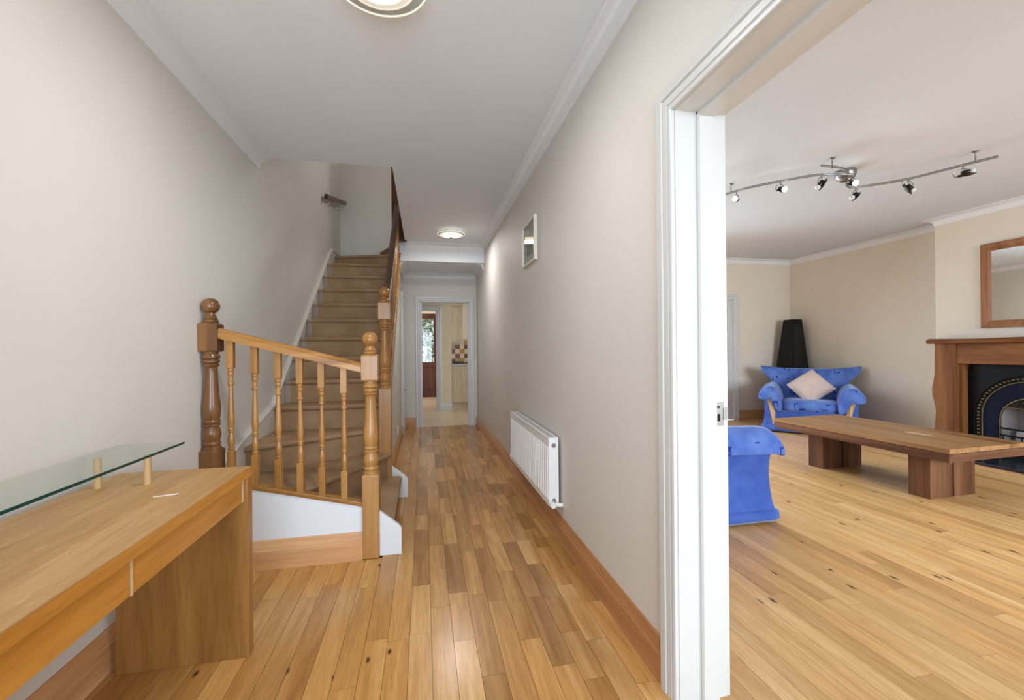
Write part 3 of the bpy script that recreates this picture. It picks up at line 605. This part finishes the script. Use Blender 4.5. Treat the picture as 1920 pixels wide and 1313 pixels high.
MB().lathe([(.016, RY0-.045), (.018, RY0-.040), (.018, RY0-.012), (.012, RY0-.006), (.012, RY0+.004)], (RXF+.018, 0, RZ0+.018), 16, 'y').build('valve', 'plastic_white', rd, smooth=40)
MB().tube([(RXF+.03, RY0-.02, RZ0+.018), (.80, RY0-.024, RZ0+.015), (.822, RY0-.025, RZ0+.012)], .012, 12).build('pipe', 'plastic_white', rd, smooth=40)
MB().lathe([(.014, RY1), (.014, RY1+.02), (.017, RY1+.024), (.017, RY1+.055)], (RXF+.018, 0, RZ0+.018), 16, 'y').build('valve', 'plastic_white', rd, smooth=40)
for y in (2.8, 3.45): MB().box(RXF+.06, XR-.001, y-.02, y+.02, RZ0+.05, RZ1-.08).build('wall_bracket', 'radiator_white', rd)

# picture on the hall wall
pf = thing('picture_frame', (.82, 3.26, 1.86), 'small glazed picture in a thin cream frame above the radiator', 'picture')
MB().sweep([(0, 0), (0, -.022), (.012, -.024), (.020, -.016), (.020, 0)], [(3.06, 1.858), (3.06, 2.192), (3.45, 2.192), (3.45, 1.858)][::-1], 'x', XR, closed=True).build('frame', 'frame_cream', pf, smooth=25)
MB().box(XR-.008, XR-.001, 3.078, 3.432, 1.876, 2.174).build('mount', 'print_paper', pf)
pt = MB().box(XR-.0095, XR-.0078, 3.17, 3.34, 1.93, 2.10).build('print', 'print_ink', pf)
MB().box(XR-.013, XR-.011, 3.078, 3.432, 1.876, 2.174).build('glass', 'clear_glass', pf)

# ------------------------------------------------------------------ hall ceiling lamps
def hall_lamp(x, y, label, R=.165, power=7):
    t = thing('ceiling_lamp', (x, y, ZC-.09), label, 'ceiling lamp', 'round glass hall lamps')
    MB().lathe([(.075, ZC), (.075, ZC-.012), (.06, ZC-.03), (.02, ZC-.034)], (x, y, 0), 32).build('ceiling_rose', 'plastic_white', t, smooth=40)
    MB().lathe([(.012, ZC-.03), (.012, ZC-.075)], (x, y, 0), 12).build('stem', 'chrome', t, smooth=40)
    MB().lathe([(.001, ZC-.062), (.085, ZC-.060), (R-.012, ZC-.052), (R, ZC-.046), (R, ZC-.052), (R-.012, ZC-.058), (.085, ZC-.068), (.001, ZC-.070)], (x, y, 0), 48).build('glass_disc', 'lamp_disc_glass', t, smooth=60)
    MB().lathe([(R-.002, ZC-.0455), (R+.002, ZC-.047), (R+.002, ZC-.052), (R-.002, ZC-.0535), (R-.002, ZC-.0455)], (x, y, 0), 48, cap=False).build('disc_rim', 'frosted_ring', t, smooth=60)
    MB().lathe([(.132, ZC-.058), (.135, ZC-.060), (.132, ZC-.063), (.001, ZC-.070)], (x, y, 0), 40).build('frosted_ring', 'frosted_ring', t, smooth=60)
    MB().lathe([(.096, ZC-.064), (.098, ZC-.068), (.07, ZC-.078), (.001, ZC-.086)], (x, y, 0), 40).build('diffuser', 'frosted_lit', t, smooth=60)
    MB().lathe([(.022, ZC-.083), (.024, ZC-.090), (.014, ZC-.098), (.001, ZC-.100)], (x, y, 0), 20).build('finial', 'chrome', t, smooth=50)
    l = bpy.data.lights.new('lamp_glow', 'AREA'); l.shape = 'DISK'; l.size = .19; l.energy = power; l.color = (1, .98, .955)
    o = bpy.data.objects.new('lamp_glow', l); COL.objects.link(o); o.parent = t; o.location = (0, 0, -.012)
    return t
hall_lamp(-.150, 1.655, 'lit round glass ceiling lamp over the hall floor near the desk', .18, 14)
hall_lamp(.332, 5.14, 'lit round glass ceiling lamp in front of the bulkhead', .16, 11)

# ------------------------------------------------------------------ living room: spotlight track
ZT = 2.58
tr = thing('spotlight_track', (3.5, 2.95, ZL-.1), 'wavy chrome ceiling track with seven adjustable spotlights', 'ceiling light')
def spline(pts, n=10):
    P = [Vector(p) for p in pts]; P = [P[0]*2-P[1]]+P+[P[-1]*2-P[-2]]; out = []
    for i in range(1, len(P)-2):
        for k_ in range(n):
            t = k_/n; a, b, c, d = P[i-1:i+3]
            out.append(.5*((2*b)+(-a+c)*t+(2*a-5*b+4*c-d)*t*t+(-a+3*b-3*c+d)*t**3))
    return out+[P[-2]]
def barm(pts, name):
    c = spline([(x, y, z) for x, y, z in pts])
    mb = MB()
    for dz in (-.0055, .0055): mb.tube([p+Vector((0, 0, dz)) for p in c], .0042, 8)
    mb.tube([c[0]+Vector((0, 0, -.006)), c[0]+Vector((0, 0, .006))], .005, 8)
    return mb.build(name, 'track_metal', tr, smooth=50)
barm([(2.60, 3.66, ZT), (2.687, 3.431, ZT), (2.771, 3.247, ZT), (2.945, 3.047, ZT), (3.154, 2.877, ZT), (3.384, 2.824, ZT)], 'track_bar')
barm([(3.66, 3.075, ZT), (3.80, 2.985, ZT), (3.95, 2.831, ZT), (4.02, 2.687, ZT), (4.082, 2.525, ZT), (4.151, 2.364, ZT)], 'track_bar')
barm([(3.02, 2.758, ZT+.01), (3.18, 2.765, ZT+.012), (3.334, 2.812, ZT+.012), (3.47, 2.93, ZT+.008), (3.56, 3.02, ZT), (3.66, 3.075, ZT)], 'track_bar')
MB().lathe([(.075, ZL), (.078, ZL-.02), (.066, ZL-.06), (.035, ZL-.085), (.004, ZL-.092)], (3.47, 2.95, 0), 32).build('canopy', 'track_metal', tr, smooth=50)
for x, y in ((2.715, 3.37), (3.13, 2.765), (4.105, 2.47)):
    MB().lathe([(.020, ZL), (.020, ZL-.004), (.008, ZL-.012), (.005, ZL-.02), (.005, ZT)], (x, y, 0), 14).build('hanger', 'track_metal', tr, smooth=40)
def spot(x, y, aim, lit):
    """a lamp capsule carried in a leaf-shaped shield; aim is the direction the lamp points"""
    zt = ZT-.006; a = Vector(aim).normalized(); c = Vector((x, y, zt-.055))
    s_ = MB().tube([(x, y, zt), (x, y, zt-.028)], .0048, 8).build('spot_stem', 'track_metal', tr, smooth=40)
    side = a.cross(Vector((0, 0, 1))).normalized(); up_ = side.cross(a)
    loop = [c+a*(.045*math.cos(t)-.012)+up_*(.030*math.sin(t)+.002) for t in [2*math.pi*i/18 for i in range(19)]]
    MB().tube(loop, .0032, 6).build('spot_loop', 'track_metal', s_, smooth=40)
    rings = []
    for i in range(7):
        t = i/6; r = .024*math.sin(math.pi*(.12+.86*t))**.7; ctr = c+a*(-.035+.105*t)-up_*(.012+.012*t)
        rings.append([ctr+side*r*math.cos(k_)+up_*r*.55*math.sin(k_)*(1 if math.sin(k_) < 0 else .35) for k_ in [2*math.pi*j/12 for j in range(12)]])
    MB().loft(rings).build('spot_shield', 'lamp_shield', s_, smooth=50)
    rot = Vector((0, 0, 1)).rotation_difference(a).to_matrix().to_4x4()
    MB().lathe([(.014, -.012), (.017, -.006), (.018, .035), (.015, .040)], (0, 0, 0), 16).xf(Matrix.Translation(c) @ rot).build('lamp_holder', 'lamp_shield', s_, smooth=40)
    MB().lathe([(.015, .038), (.021, .046), (.022, .056), (.015, .063), (.002, .065)], (0, 0, 0), 16).xf(Matrix.Translation(c) @ rot).build('bulb', 'lit_bulb' if lit else 'lamp_glass_off', s_, smooth=50)
    if lit:
        l = bpy.data.lights.new('spot_glow', 'SPOT'); l.energy = 7; l.color = (1, .93, .84); l.spot_size = R_(110); l.spot_blend = .8; l.shadow_soft_size = .03
        o = bpy.data.objects.new('spot_glow', l); COL.objects.link(o); o.parent = s_
        o.location = c+a*.075-WP[s_.name]; o.rotation_euler = (-a).to_track_quat('Z', 'Y').to_euler()
spot(2.735, 3.325, (-.75, -.55, -.35), True); spot(2.935, 3.058, (-.05, -.85, -.45), True); spot(3.155, 2.880, (-.55, .2, -.8), False)
spot(3.40, 2.84, (-.25, -.85, -.45), True); spot(3.70, 3.052, (-.8, .05, -.65), False); spot(3.955, 2.822, (.45, -.35, -.8), False); spot(4.080, 2.530, (.7, -.65, .12), False)

# ------------------------------------------------------------------ armchairs
def supers(c, h, e=.45, n=20, m_=12):
    """rounded cushion body: superellipsoid"""
    def f(w, p): return math.copysign(abs(w)**p, w)
    rings = []
    for j in range(m_+1):
        v = -math.pi/2+math.pi*j/m_; cv, sv = f(max(math.cos(v), 1e-3), e*1.4), f(math.sin(v), e*1.4)
        rings.append([(c[0]+h[0]*cv*f(math.cos(u), e), c[1]+h[1]*cv*f(math.sin(u), e), c[2]+h[2]*sv) for u in [2*math.pi*i/n for i in range(n)]])
    return MB().loft(rings)
def armchair(label):
    t = thing('armchair', (0, 0, 0), label, 'armchair', 'blue velvet armchairs', local=True)
    def rr(x0, x1, y0, y1, z, r=.03):
        q = []
        for cx, cy, a0 in ((x1-r, y1-r, 0), (x0+r, y1-r, 90), (x0+r, y0+r, 180), (x1-r, y0+r, 270)):
            q += [(cx+r*math.cos(R_(a0+a)), cy+r*math.sin(R_(a0+a)), z) for a in (0, 30, 60, 90)]
        return q
    MB().loft([rr(-.555, .555, -.045, .80, .022, .05), rr(-.572, .572, -.065, .82, .045, .06), rr(-.565, .565, -.055, .81, .085, .05), rr(-.545, .545, -.035, .80, .098, .05)]).build('base_roll', 'blue_velvet', t, smooth=60)
    for x in (-.47, .47):
        for y in (.06, .70): MB().lathe([(.022, 0), (.028, .03)], (x, y, 0), 14).build('foot', 'black_lacquer', t)
    MB().loft([rr(-.40, .40, .0, .76, .09), rr(-.40, .40, .015, .76, .18), rr(-.40, .40, .02, .76, .30)]).build('seat_base', 'blue_velvet', t, smooth=60)
    for s in (-1, 1):
        rings = []
        for z, xo, yf in ((.09, .545, -.035), (.16, .534, -.022), (.25, .526, -.012), (.34, .523, -.008), (.43, .528, -.012), (.50, .538, -.020), (.55, .50, .03)):
            a, b = (.36, xo) if s > 0 else (-xo, -.36); rings.append(rr(a, b, yf, .78, z, .035))
        am = MB().loft(rings).build('arm', 'blue_velvet', t, smooth=60)
        cs = [(.600, .475), (.605, .520), (.575, .585), (.525, .635), (.465, .655), (.405, .640), (.355, .590), (.322, .500), (.310, .400), (.315, .300), (.345, .285), (.372, .330), (.385, .440), (.420, .515), (.480, .545), (.540, .530), (.580, .490)]
        rings = []; cxm, czm = .46, .50
        for y, k_, dz in ((-.055, .30, -.045), (-.062, .72, -.035), (-.045, .93, -.018), (.02, 1.03, 0), (.20, 1.0, .0), (.40, 1.02, .012), (.58, 1.0, .02), (.68, .9, .02), (.72, .5, .02)):
            rings.append([(s*(cxm+(x-cxm)*k_), y-.02*max(0, (x-.5)/.1)*(1 if y < .1 else 0), czm+(z-czm)*k_+dz) for x, z in cs])
        MB().loft(rings).build('arm_cushion', 'blue_print', t, smooth=75, subsurf=1)
        # pale wooden blade on the arm front
        out = [(.505, .485), (.492, .44), (.470, .36), (.452, .27), (.436, .18), (.424, .11)]; inn = [(.412, .11), (.396, .18), (.392, .27), (.404, .36), (.440, .44)]
        fz = ((.09, -.035), (.16, -.022), (.25, -.012), (.34, -.008), (.43, -.012), (.50, -.020))
        def fy(z):
            for (a, p), (b, q) in zip(fz, fz[1:]):
                if z <= b: return p+(q-p)*(z-a)/(b-a)
            return -.02
        poly = out+inn
        MB().loft([[(s*x, fy(z)-.007, z) for x, z in poly], [(s*x, fy(z)+.03, z) for x, z in poly]]).build('wood_blade', 'blade_beech', t, bevel=.004)
    supers((0, .335, .365), (.352, .355, .095)).build('seat_cushion', 'blue_print', t, smooth=80)
    # winged back cushion
    def back(u, v, front):
        q_ = min(1, max(0, v-.50)/.40); w = .42+.05*v+.145*q_*q_*(3-2*q_)
        zt = .855+.055*abs(u)**1.8; z = .34+(zt-.34)*v
        th = (.125*(1-.50*v)*(1-abs(u)**6*.60))*(math.sin(math.pi*min(1, .12+.86*v))**.4)
        return (u*w, .60+.15*v-.05*abs(u)**2*v+(-th if front else th*.6), z)
    nu, nv = 16, 12; rings = []
    for j in range(nv+1):
        v = j/nv; rings.append([back(-1+2*i/nu, v, True) for i in range(nu+1)]+[back(1-2*i/nu, v, False) for i in range(nu+1)])
    MB().loft(rings).build('back_cushion', 'blue_print', t, smooth=80)
    MB().loft([rr(-.50, .50, .66, .80, .10), rr(-.47, .47, .70, .81, .40), rr(-.46, .46, .76, .84, .72)]).build('back_panel', 'blue_velvet', t, smooth=60)
    return t
ac = armchair('blue velvet armchair in the far corner with a pale diamond cushion')
ac.location = (5.12, 4.89, 0); ac.rotation_euler = (0, 0, R_(-46))
dup(ac, (2.30, 2.46+.565, 0), R_(90), 'blue velvet armchair seen side-on just inside the living room doorway')
# diamond cushion on the far armchair
pl = MB(); n = 14; rings = []
def pil(u, v, s):
    r = 1-.10*(1-abs(v)**2)*abs(u)**3; q = 1-.10*(1-abs(u)**2)*abs(v)**3
    dimple = .35*math.exp(-(u*u+v*v)/.015)
    return (.208*u*q, s*.075*((1-u*u)*(1-v*v))**.45*(1-dimple), .208*v*r)
for j in range(n+1):
    v = -1+2*j/n; rings.append([pil(-1+2*i/n, v, 1) for i in range(n+1)]+[pil(1-2*i/n, v, -1) for i in range(n+1)])
pl.loft(rings)
pl.xf(Matrix.Translation((5.12, 4.89, 0)) @ Matrix.Rotation(R_(-46), 4, 'Z') @ Matrix.Translation((.02, .36, .625)) @ Matrix.Rotation(R_(-34), 4, 'X') @ Matrix.Rotation(R_(4), 4, 'Y') @ Matrix.Rotation(R_(45), 4, 'Y'))
tag(pl.build('cushion', 'pillow_cloth', smooth=80), 'pale pink square cushion balanced on its corner on the armchair', 'cushion')

# tapered speaker in the corner
sp = thing('floor_speaker', (5.86, 5.92, 0), 'tall tapering black speaker standing in the corner behind the armchair', 'speaker')
def sq(h, z, c=(5.86, 5.92)): return [(c[0]-h, c[1]-h, z), (c[0]+h, c[1]-h, z), (c[0]+h, c[1]+h, z), (c[0]-h, c[1]+h, z)]
MB().loft([sq(.23, .03), sq(.092, 1.62, (5.90, 5.93)), sq(.086, 1.64, (5.90, 5.93))]).build('cabinet', 'black_lacquer', sp, bevel=.004)
MB().box(5.62, 6.09, 5.68, 6.15, 0, .03).build('plinth', 'black_lacquer', sp, bevel=.004)
MB().loft([[(5.66, 5.681, .10), (6.06, 5.681, .10), (6.06, 5.70, .10), (5.66, 5.70, .10)], [(5.822, 5.829, 1.55), (5.972, 5.829, 1.55), (5.972, 5.85, 1.55), (5.822, 5.85, 1.55)]]).build('grille', 'dark_void', sp)

# ------------------------------------------------------------------ coffee table
ct = thing('coffee_table', (4.09, 3.16, 0), 'long low teak coffee table on blocky laminated legs', 'coffee table', local=True)
TW, TL, TZ = .42, .75, .44
bw = 2*TW/8
pm = MB().box(-bw/2+.0006, bw/2-.0006, -TL, TL, -.034, 0).mesh('top_plank', 'table_top_teak')
for i in range(8): inst('top_plank', pm, (-TW+bw*(i+.5), 0, TZ), ct)
MB().box(-TW+.004, TW-.004, -TL+.004, TL-.004, TZ-.040, TZ-.034).build('gap_shade', 'dark_void', ct)  # dark sheet painted as the shade between top and apron
for x0, x1, y0, y1, a in ((-TW, -TW+.03, -TL, TL, 'y'), (TW-.03, TW, -TL, TL, 'y'), (-TW+.03, TW-.03, -TL, -TL+.03, 'x'), (-TW+.03, TW-.03, TL-.03, TL, 'x')):
    MB().box(x0, x1, y0, y1, TZ-.098, TZ-.039).build('apron', 'table_teak_'+a, ct, bevel=.002)
for yl in (-.55, .33):
    for xs in ((-.285, -.195, -.145, -.075, -.045), (-.030, .045, .115, .165, .205)):
        for x0, x1 in zip(xs, xs[1:]): MB().box(x0+.0004, x1-.0004, yl, yl+.15, 0, TZ-.04).build('leg_block', 'table_teak_z', ct, bevel=.001)
    MB().box(-.044, -.031, yl+.03, yl+.12, 0.002, TZ-.04).build('leg_gap_shade', 'dark_void', ct)  # dark filler standing in for shade in the gap between leg blocks
ct.rotation_euler = (0, 0, R_(2.5))
MB().prism([(.030+.045*math.cos(a), -.26+.105*math.sin(a)+.02*math.cos(2*a)) for a in [2*math.pi*i/20 for i in range(20)]], 'z', TZ, TZ+.0006).build('worn_patch', 'blade_beech', ct)

# ------------------------------------------------------------------ fireplace
FY = 3.07
fp = thing('fireplace', (5.70, FY, 0), 'waney-edged timber fire surround with arched black cast iron insert', 'fireplace')
def waney(x0, x1, y0, y1, z0, z1, mat, amp=.018, seed=1, name='post'):
    rnd = random.Random(seed); ph = rnd.random()*6; rings = []
    for i in range(15):
        z = z0+(z1-z0)*i/14; o1 = amp*math.sin(ph+z*9)+amp*.6*math.sin(ph*2+z*17); o2 = amp*.7*math.sin(ph*1.7+z*11)
        rings.append([(x0, y0+o2*.6, z), (x0+.02, y0+o2*.2-.004, z), (x1, y0, z), (x1, y1, z), (x0+.02, y1+o1*.9+.004, z), (x0, y1+o1, z)])
    return MB().loft(rings).build(name, mat, fp, smooth=35)
waney(5.66, 5.85, FY+.52, FY+.725, .04, 1.212, 'mantel_oak_z', .014, 3)
waney(5.66, 5.85, FY-.725, FY-.52, .04, 1.212, 'mantel_oak_z', .014, 5)
MB().box(5.672, 5.85, FY-.53, FY+.53, .995, 1.212).build('lintel', 'mantel_oak_y', fp, bevel=.006)
rings = []
for i in range(25):
    y = FY-.79+1.58*i/24; e = abs(i-12)/12; o = .012*math.sin(y*7)+.006*math.sin(y*19); th = .028 if e < .99 else .012
    zt = 1.268+.006*math.sin(y*5)
    xi = 5.585+o+(.05 if e > .99 else .012 if e > .9 else 0)
    rings.append([(5.85, y, 1.212), (xi+.02, y, 1.212), (xi+.004, y, 1.222), (xi, y, 1.238), (xi+.012, y, zt-.010), (xi+.045, y, zt), (5.85, y, zt)])
MB().loft(rings).build('mantel_shelf', 'mantel_oak_y', fp, smooth=45)
for s in (-1, 1): MB().box(5.70, 5.85, FY+s*.505-.018, FY+s*.505+.018, .04, .995).build('inner_slip', 'mantel_oak_z', fp)
def arc(r, zc, n=20, yc=FY, zb=.04, k_=1.0): return [(yc+r, zb)]+[(yc+r*math.cos(math.pi*i/n), zc+r*k_*math.sin(math.pi*i/n)) for i in range(n+1)]+[(yc-r, zb)]
# cast plate with arched opening: strips between the outer rectangle and the arch
ZA = .455
def ringplate(r_in, x0, x1, outer):
    inn = arc(r_in, ZA, 24); mb = MB(); n = len(inn)
    vs = [(x, y, z) for x in (x0, x1) for q in (inn, outer) for y, z in q]; fs = []
    for i in range(n-1):
        for b in (0, 2*n): fs.append((b+i, b+i+1, b+n+i+1, b+n+i))
        fs.append((i, i+1, 2*n+i+1, 2*n+i)); fs.append((n+i, n+i+1, 3*n+i+1, 3*n+i))
    return mb.add(vs, fs)
inn = arc(.405, ZA, 24); outer = []
for y, z in inn:
    if z <= ZA+1e-6: outer.append((FY+math.copysign(.487, y-FY), z))
    else:
        dy, dz = y-FY, z-ZA; s_ = min(.487/abs(dy) if abs(dy) > 1e-6 else 9, (.995-ZA)/dz); outer.append((FY+dy*s_, ZA+dz*s_))
ringplate(.405, 5.775, 5.79, outer).build('cast_plate', 'cast_iron', fp)
def archtube(r, x, rad, mat, name, n=30): return MB().tube([(x, y, z) for y, z in arc(r, ZA, n)], rad, 10).build(name, mat, fp, smooth=60)
archtube(.428, 5.772, .007, 'cast_iron', 'arch_moulding'); archtube(.372, 5.785, .006, 'aged_brass', 'arch_moulding')
bead = MB().lathe([(.001, -.012), (.009, -.009), (.013, 0), (.009, .009), (.001, .012)], (0, 0, 0), 10).mesh('bead', 'aged_brass', 60)
for i in range(46):
    d = i*.0370; a = arc(.402, ZA, 40)
    acc = 0
    for (p, q) in zip(a, a[1:]):
        l_ = math.dist(p, q)
        if acc+l_ >= d: tt = (d-acc)/l_; inst('bead', bead, (5.775, p[0]+(q[0]-p[0])*tt, p[1]+(q[1]-p[1])*tt), fp); break
        acc += l_
# splayed reveal from the arch to the fire opening
a0 = arc(.385, ZA, 24); a1 = arc(.262, ZA-.03, 24, k_=.92)
MB().loft([[(5.785, y, z) for y, z in a0], [(5.84, y, z) for y, z in a1]], cap=False, closed=False).build('splayed_reveal', 'iron_recess', fp, smooth=50)
archtube(.372, 5.784, .004, 'cast_iron', 'arch_moulding')
MB().tube([(5.836, y, z) for y, z in arc(.258, ZA-.03, 24, k_=.92)], .008, 10).build('inner_arch', 'aged_brass', fp, smooth=60)
hood = [(y, z) for y, z in arc(.25, ZA-.03, 24, k_=.92) if z > .548]
MB().prism(hood, 'x', 5.835, 5.85).build('hood', 'cast_iron', fp)
for i in range(9):
    y = FY-.16+i*.04; MB().tube([(5.833, y-.015, .575), (5.831, y, .60+.03*math.sin(i*.39)), (5.833, y+.015, .575)], .004, 6).build('hood_ornament', 'aged_brass', fp, smooth=50)
MB().tube([(5.832, FY-.235, .549), (5.832, FY+.235, .549)], .006, 8).build('hood_edge', 'aged_brass', fp, smooth=50)
MB().box(6.03, 6.05, FY-.24, FY+.24, .10, .62).build('fireback', 'soot_lining', fp); 
for s in (-1, 1): MB().loft([[(5.845, FY+s*.262, .04), (5.845, FY+s*.262, .62)], [(6.03, FY+s*.22, .04), (6.03, FY+s*.22, .62)]], cap=False, closed=False).build('fire_cheek', 'soot_lining', fp)
MB().box(5.83, 6.05, FY-.26, FY+.26, .04, .10).build('grate_bed', 'cast_iron', fp)
MB().box(5.90, 6.04, FY-.2, FY+.2, .10, .33).build('ash_paper', 'soot_lining', fp, bevel=.05, seg=3)
for z in (.20, .27, .34):
    MB().tube(spline([(5.83, FY+.25, z), (5.795, FY+.20, z), (5.78, FY, z), (5.795, FY-.20, z), (5.83, FY-.25, z)], 6), .009, 8).build('fire_bar', 'cast_iron', fp, smooth=50)
for i in range(7): y = FY-.21+i*.07; MB().tube([(5.79, y, .11), (5.79, y, .27)], .006, 8).build('fire_bar', 'cast_iron', fp, smooth=50)
st(MB().box(5.35, 5.85, FY-.85, FY+.80, 0, .040), 'floor_hearth', 'black_stone', 'polished black stone hearth slab before the fireplace', 'hearth', bevel=.004)
trim(MB().box(5.315, 5.35, FY-.88, FY+.83, 0, .012), 'pine_skirting_y', 'pale timber edging strip along the hearth', 'edging')
# mirror
mr = thing('wall_mirror', (5.84, FY, 1.37), 'rectangular pine framed mirror hanging above the mantel shelf', 'mirror')
fr = [(0, 0), (0, -.030), (.014, -.034), (.030, -.030), (.044, -.020), (.060, -.024), (.072, -.012), (.078, -.008), (.078, 0)]
MB().sweep(fr, [(FY-.40, 1.372), (FY-.40, 2.258), (FY+.40, 2.258), (FY+.40, 1.372)][::-1], 'x', CBX, closed=True).build('frame', 'mirror_pine_z', mr, smooth=25)
MB().box(CBX-.008, CBX-.001, FY-.335, FY+.335, 1.435, 2.195).build('mirror_glass', 'mirror_silver', mr)

# ------------------------------------------------------------------ kitchen seen through the hall doorway
kb = thing('base_cabinet', (.95, 8.85, 0), 'pale wood kitchen base cupboard under the hob', 'cabinet')
MB().box(.548, 1.35, 8.62, 9.13, .14, .88).build('body', 'kitchen_maple', kb)
for x0, x1 in ((.552, .95), (.954, 1.348)): MB().box(x0, x1, 8.60, 8.62, .145, .875).build('cupboard_door', 'kitchen_maple', kb, bevel=.003)
MB().box(.548, 1.35, 8.645, 9.12, 0, .14).build('plinth', 'kitchen_maple', kb)
wt = MB().box(.547, 1.38, 8.585, 9.149, .88, .918).build('worktop', 'worktop', bevel=.004); tag(wt, 'grey kitchen worktop on the pale base cupboard', 'worktop')
hb = thing('gas_hob', (.80, 8.85, .918), 'black gas hob on the kitchen worktop', 'hob')
MB().box(.57, 1.12, 8.63, 9.10, .918, .928).build('hob_plate', 'hob_black', hb, bevel=.003)
for x in (.68, .98):
    for y in (8.76, 8.98):
        b_ = MB().lathe([(.04, .928), (.04, .938), (.02, .944)], (x, y, 0), 16).build('burner', 'hob_black', hb, smooth=40)
        MB().box(x-.08, x+.08, y-.005, y+.005, .945, .957).box(x-.005, x+.005, y-.08, y+.08, .945, .957).box(x-.08, x-.07, y-.005, y+.005, .927, .957).box(x+.07, x+.08, y-.005, y+.005, .927, .957).build('pan_support', 'hob_black', b_)
for i in range(4): MB().lathe([(.016, 8.640), (.016, 8.66)], (.63+i*.075, 0, .945), 14, 'y').build('knob', 'hob_black', hb, smooth=40)
wc = thing('wall_cabinet', (.68, 8.99, 1.36), 'pale wood kitchen wall cupboard above the tiles', 'cabinet')
MB().box(.548, .792, 8.87, 9.149, 1.40, 2.14).build('body', 'kitchen_maple', wc); MB().box(.550, .790, 8.85, 8.87, 1.405, 2.09).build('cupboard_door', 'kitchen_maple', wc, bevel=.003)
MB().box(.540, .800, 8.84, 9.149, 2.10, 2.15).build('cornice', 'kitchen_maple', wc, bevel=.004); MB().box(.548, .792, 8.85, 8.88, 1.355, 1.40).build('pelmet', 'kitchen_maple', wc)
sb = tag(MB().box(.546, 1.40, 9.138, 9.15, .918, 1.44).build('splashback', 'grout'), 'splashback of maroon, ochre and cream square wall tiles', 'splashback')
tw = .098; tms = {c: MB().box(-tw/2+.002, tw/2-.002, -.006, 0, -tw/2+.002, tw/2-.002).mesh('tile', c) for c in ('tile_cream', 'tile_maroon', 'tile_ochre')}
for j in range(5):
    for i in range(8):
        if j == 4 and i < 3: continue
        c = 'tile_maroon' if (i+j) % 2 == 0 and (i % 2 == 0 or j % 2 == 1) and not (i % 4 == 2) else ('tile_ochre' if (i+j) % 2 == 0 or (i+2*j) % 5 == 1 else 'tile_cream')
        inst('tile', tms[c], (.60+i*tw, 9.138, .97+j*tw), sb)
# back door with glazing, garden beyond
bd = thing('door_7', (-.07, 11.05, 0), 'dark mahogany half-glazed back door of the utility room', 'door', kind='structure')
for x0, x1 in ((-.56, -.50), (.36, .42)): MB().box(x0, x1, 11.0, 11.1, 0, 2.12).build('frame_post', 'door_mahogany', bd)
MB().box(-.50, .36, 11.0, 11.1, 2.05, 2.12).build('frame_head', 'door_mahogany', bd)
for x0, x1 in ((-.50, -.38), (.25, .36)): MB().box(x0, x1, 11.02, 11.07, .01, 2.05).build('stile', 'door_mahogany', bd)
MB().box(-.38, .25, 11.02, 11.07, .78, .90).build('lock_rail', 'door_mahogany', bd); MB().box(-.38, .25, 11.02, 11.07, .01, .20).build('bottom_rail', 'door_mahogany', bd); MB().box(-.38, .25, 11.02, 11.07, 1.99, 2.05).build('top_rail', 'door_mahogany', bd)
MB().box(-.38, .25, 11.035, 11.055, .20, .78).build('panel', 'door_mahogany', bd, bevel=.008); MB().box(-.38, .25, 11.042, 11.048, .90, 1.99).build('pane', 'clear_glass', bd)
MB().box(-.50, .36, 10.99, 11.1, -.002, .012).build('threshold', 'floor_tile', bd)
st(MB().box(-6, 6, 11.12, 18, -.12, -.02), 'floor_garden', 'outside_white', 'pale paving outside the back door', 'ground')
st(MB().box(-6, 6, 14.0, 14.2, -.1, 2.6), 'wall_garden', 'outside_white', 'white garden wall behind the climbing ivy', 'wall')
iv = thing('climbing_ivy', (.1, 13.7, 0), 'leafy green ivy climbing outside the back door glass', 'ivy')
for i in range(5):
    x = -.25+i*.16; pts = [(x+.06*math.sin(k_*1.3+i), 13.75, k_*.28) for k_ in range(10)]
    MB().tube(pts, .012, 6).build('stem', 'door_mahogany', iv)
lf = MB(); rnd = random.Random(4)
for i in range(1500):
    x = rnd.uniform(-.5, .75); z = rnd.uniform(.05, 2.5)
    if -.25 < x < .12 and .5 < z < 1.35 and rnd.random() < .8: continue
    if rnd.random() < .25: continue
    c = Vector((x, 13.7+rnd.uniform(-.18, .05), z)); s_ = rnd.uniform(.03, .06)
    a = Vector((rnd.uniform(-1, 1), rnd.uniform(-.4, .4), rnd.uniform(-1, .4))).normalized(); b = a.cross(Vector((0, -1, .4))).normalized()
    lf.add([c-a*s_, c+b*s_*.6, c+a*s_, c-b*s_*.6, c+Vector((0, -.012, 0))], [(0, 1, 4), (1, 2, 4), (2, 3, 4), (3, 0, 4)])
tag(lf.build('leaves', 'ivy_leaf', iv), kind='stuff')
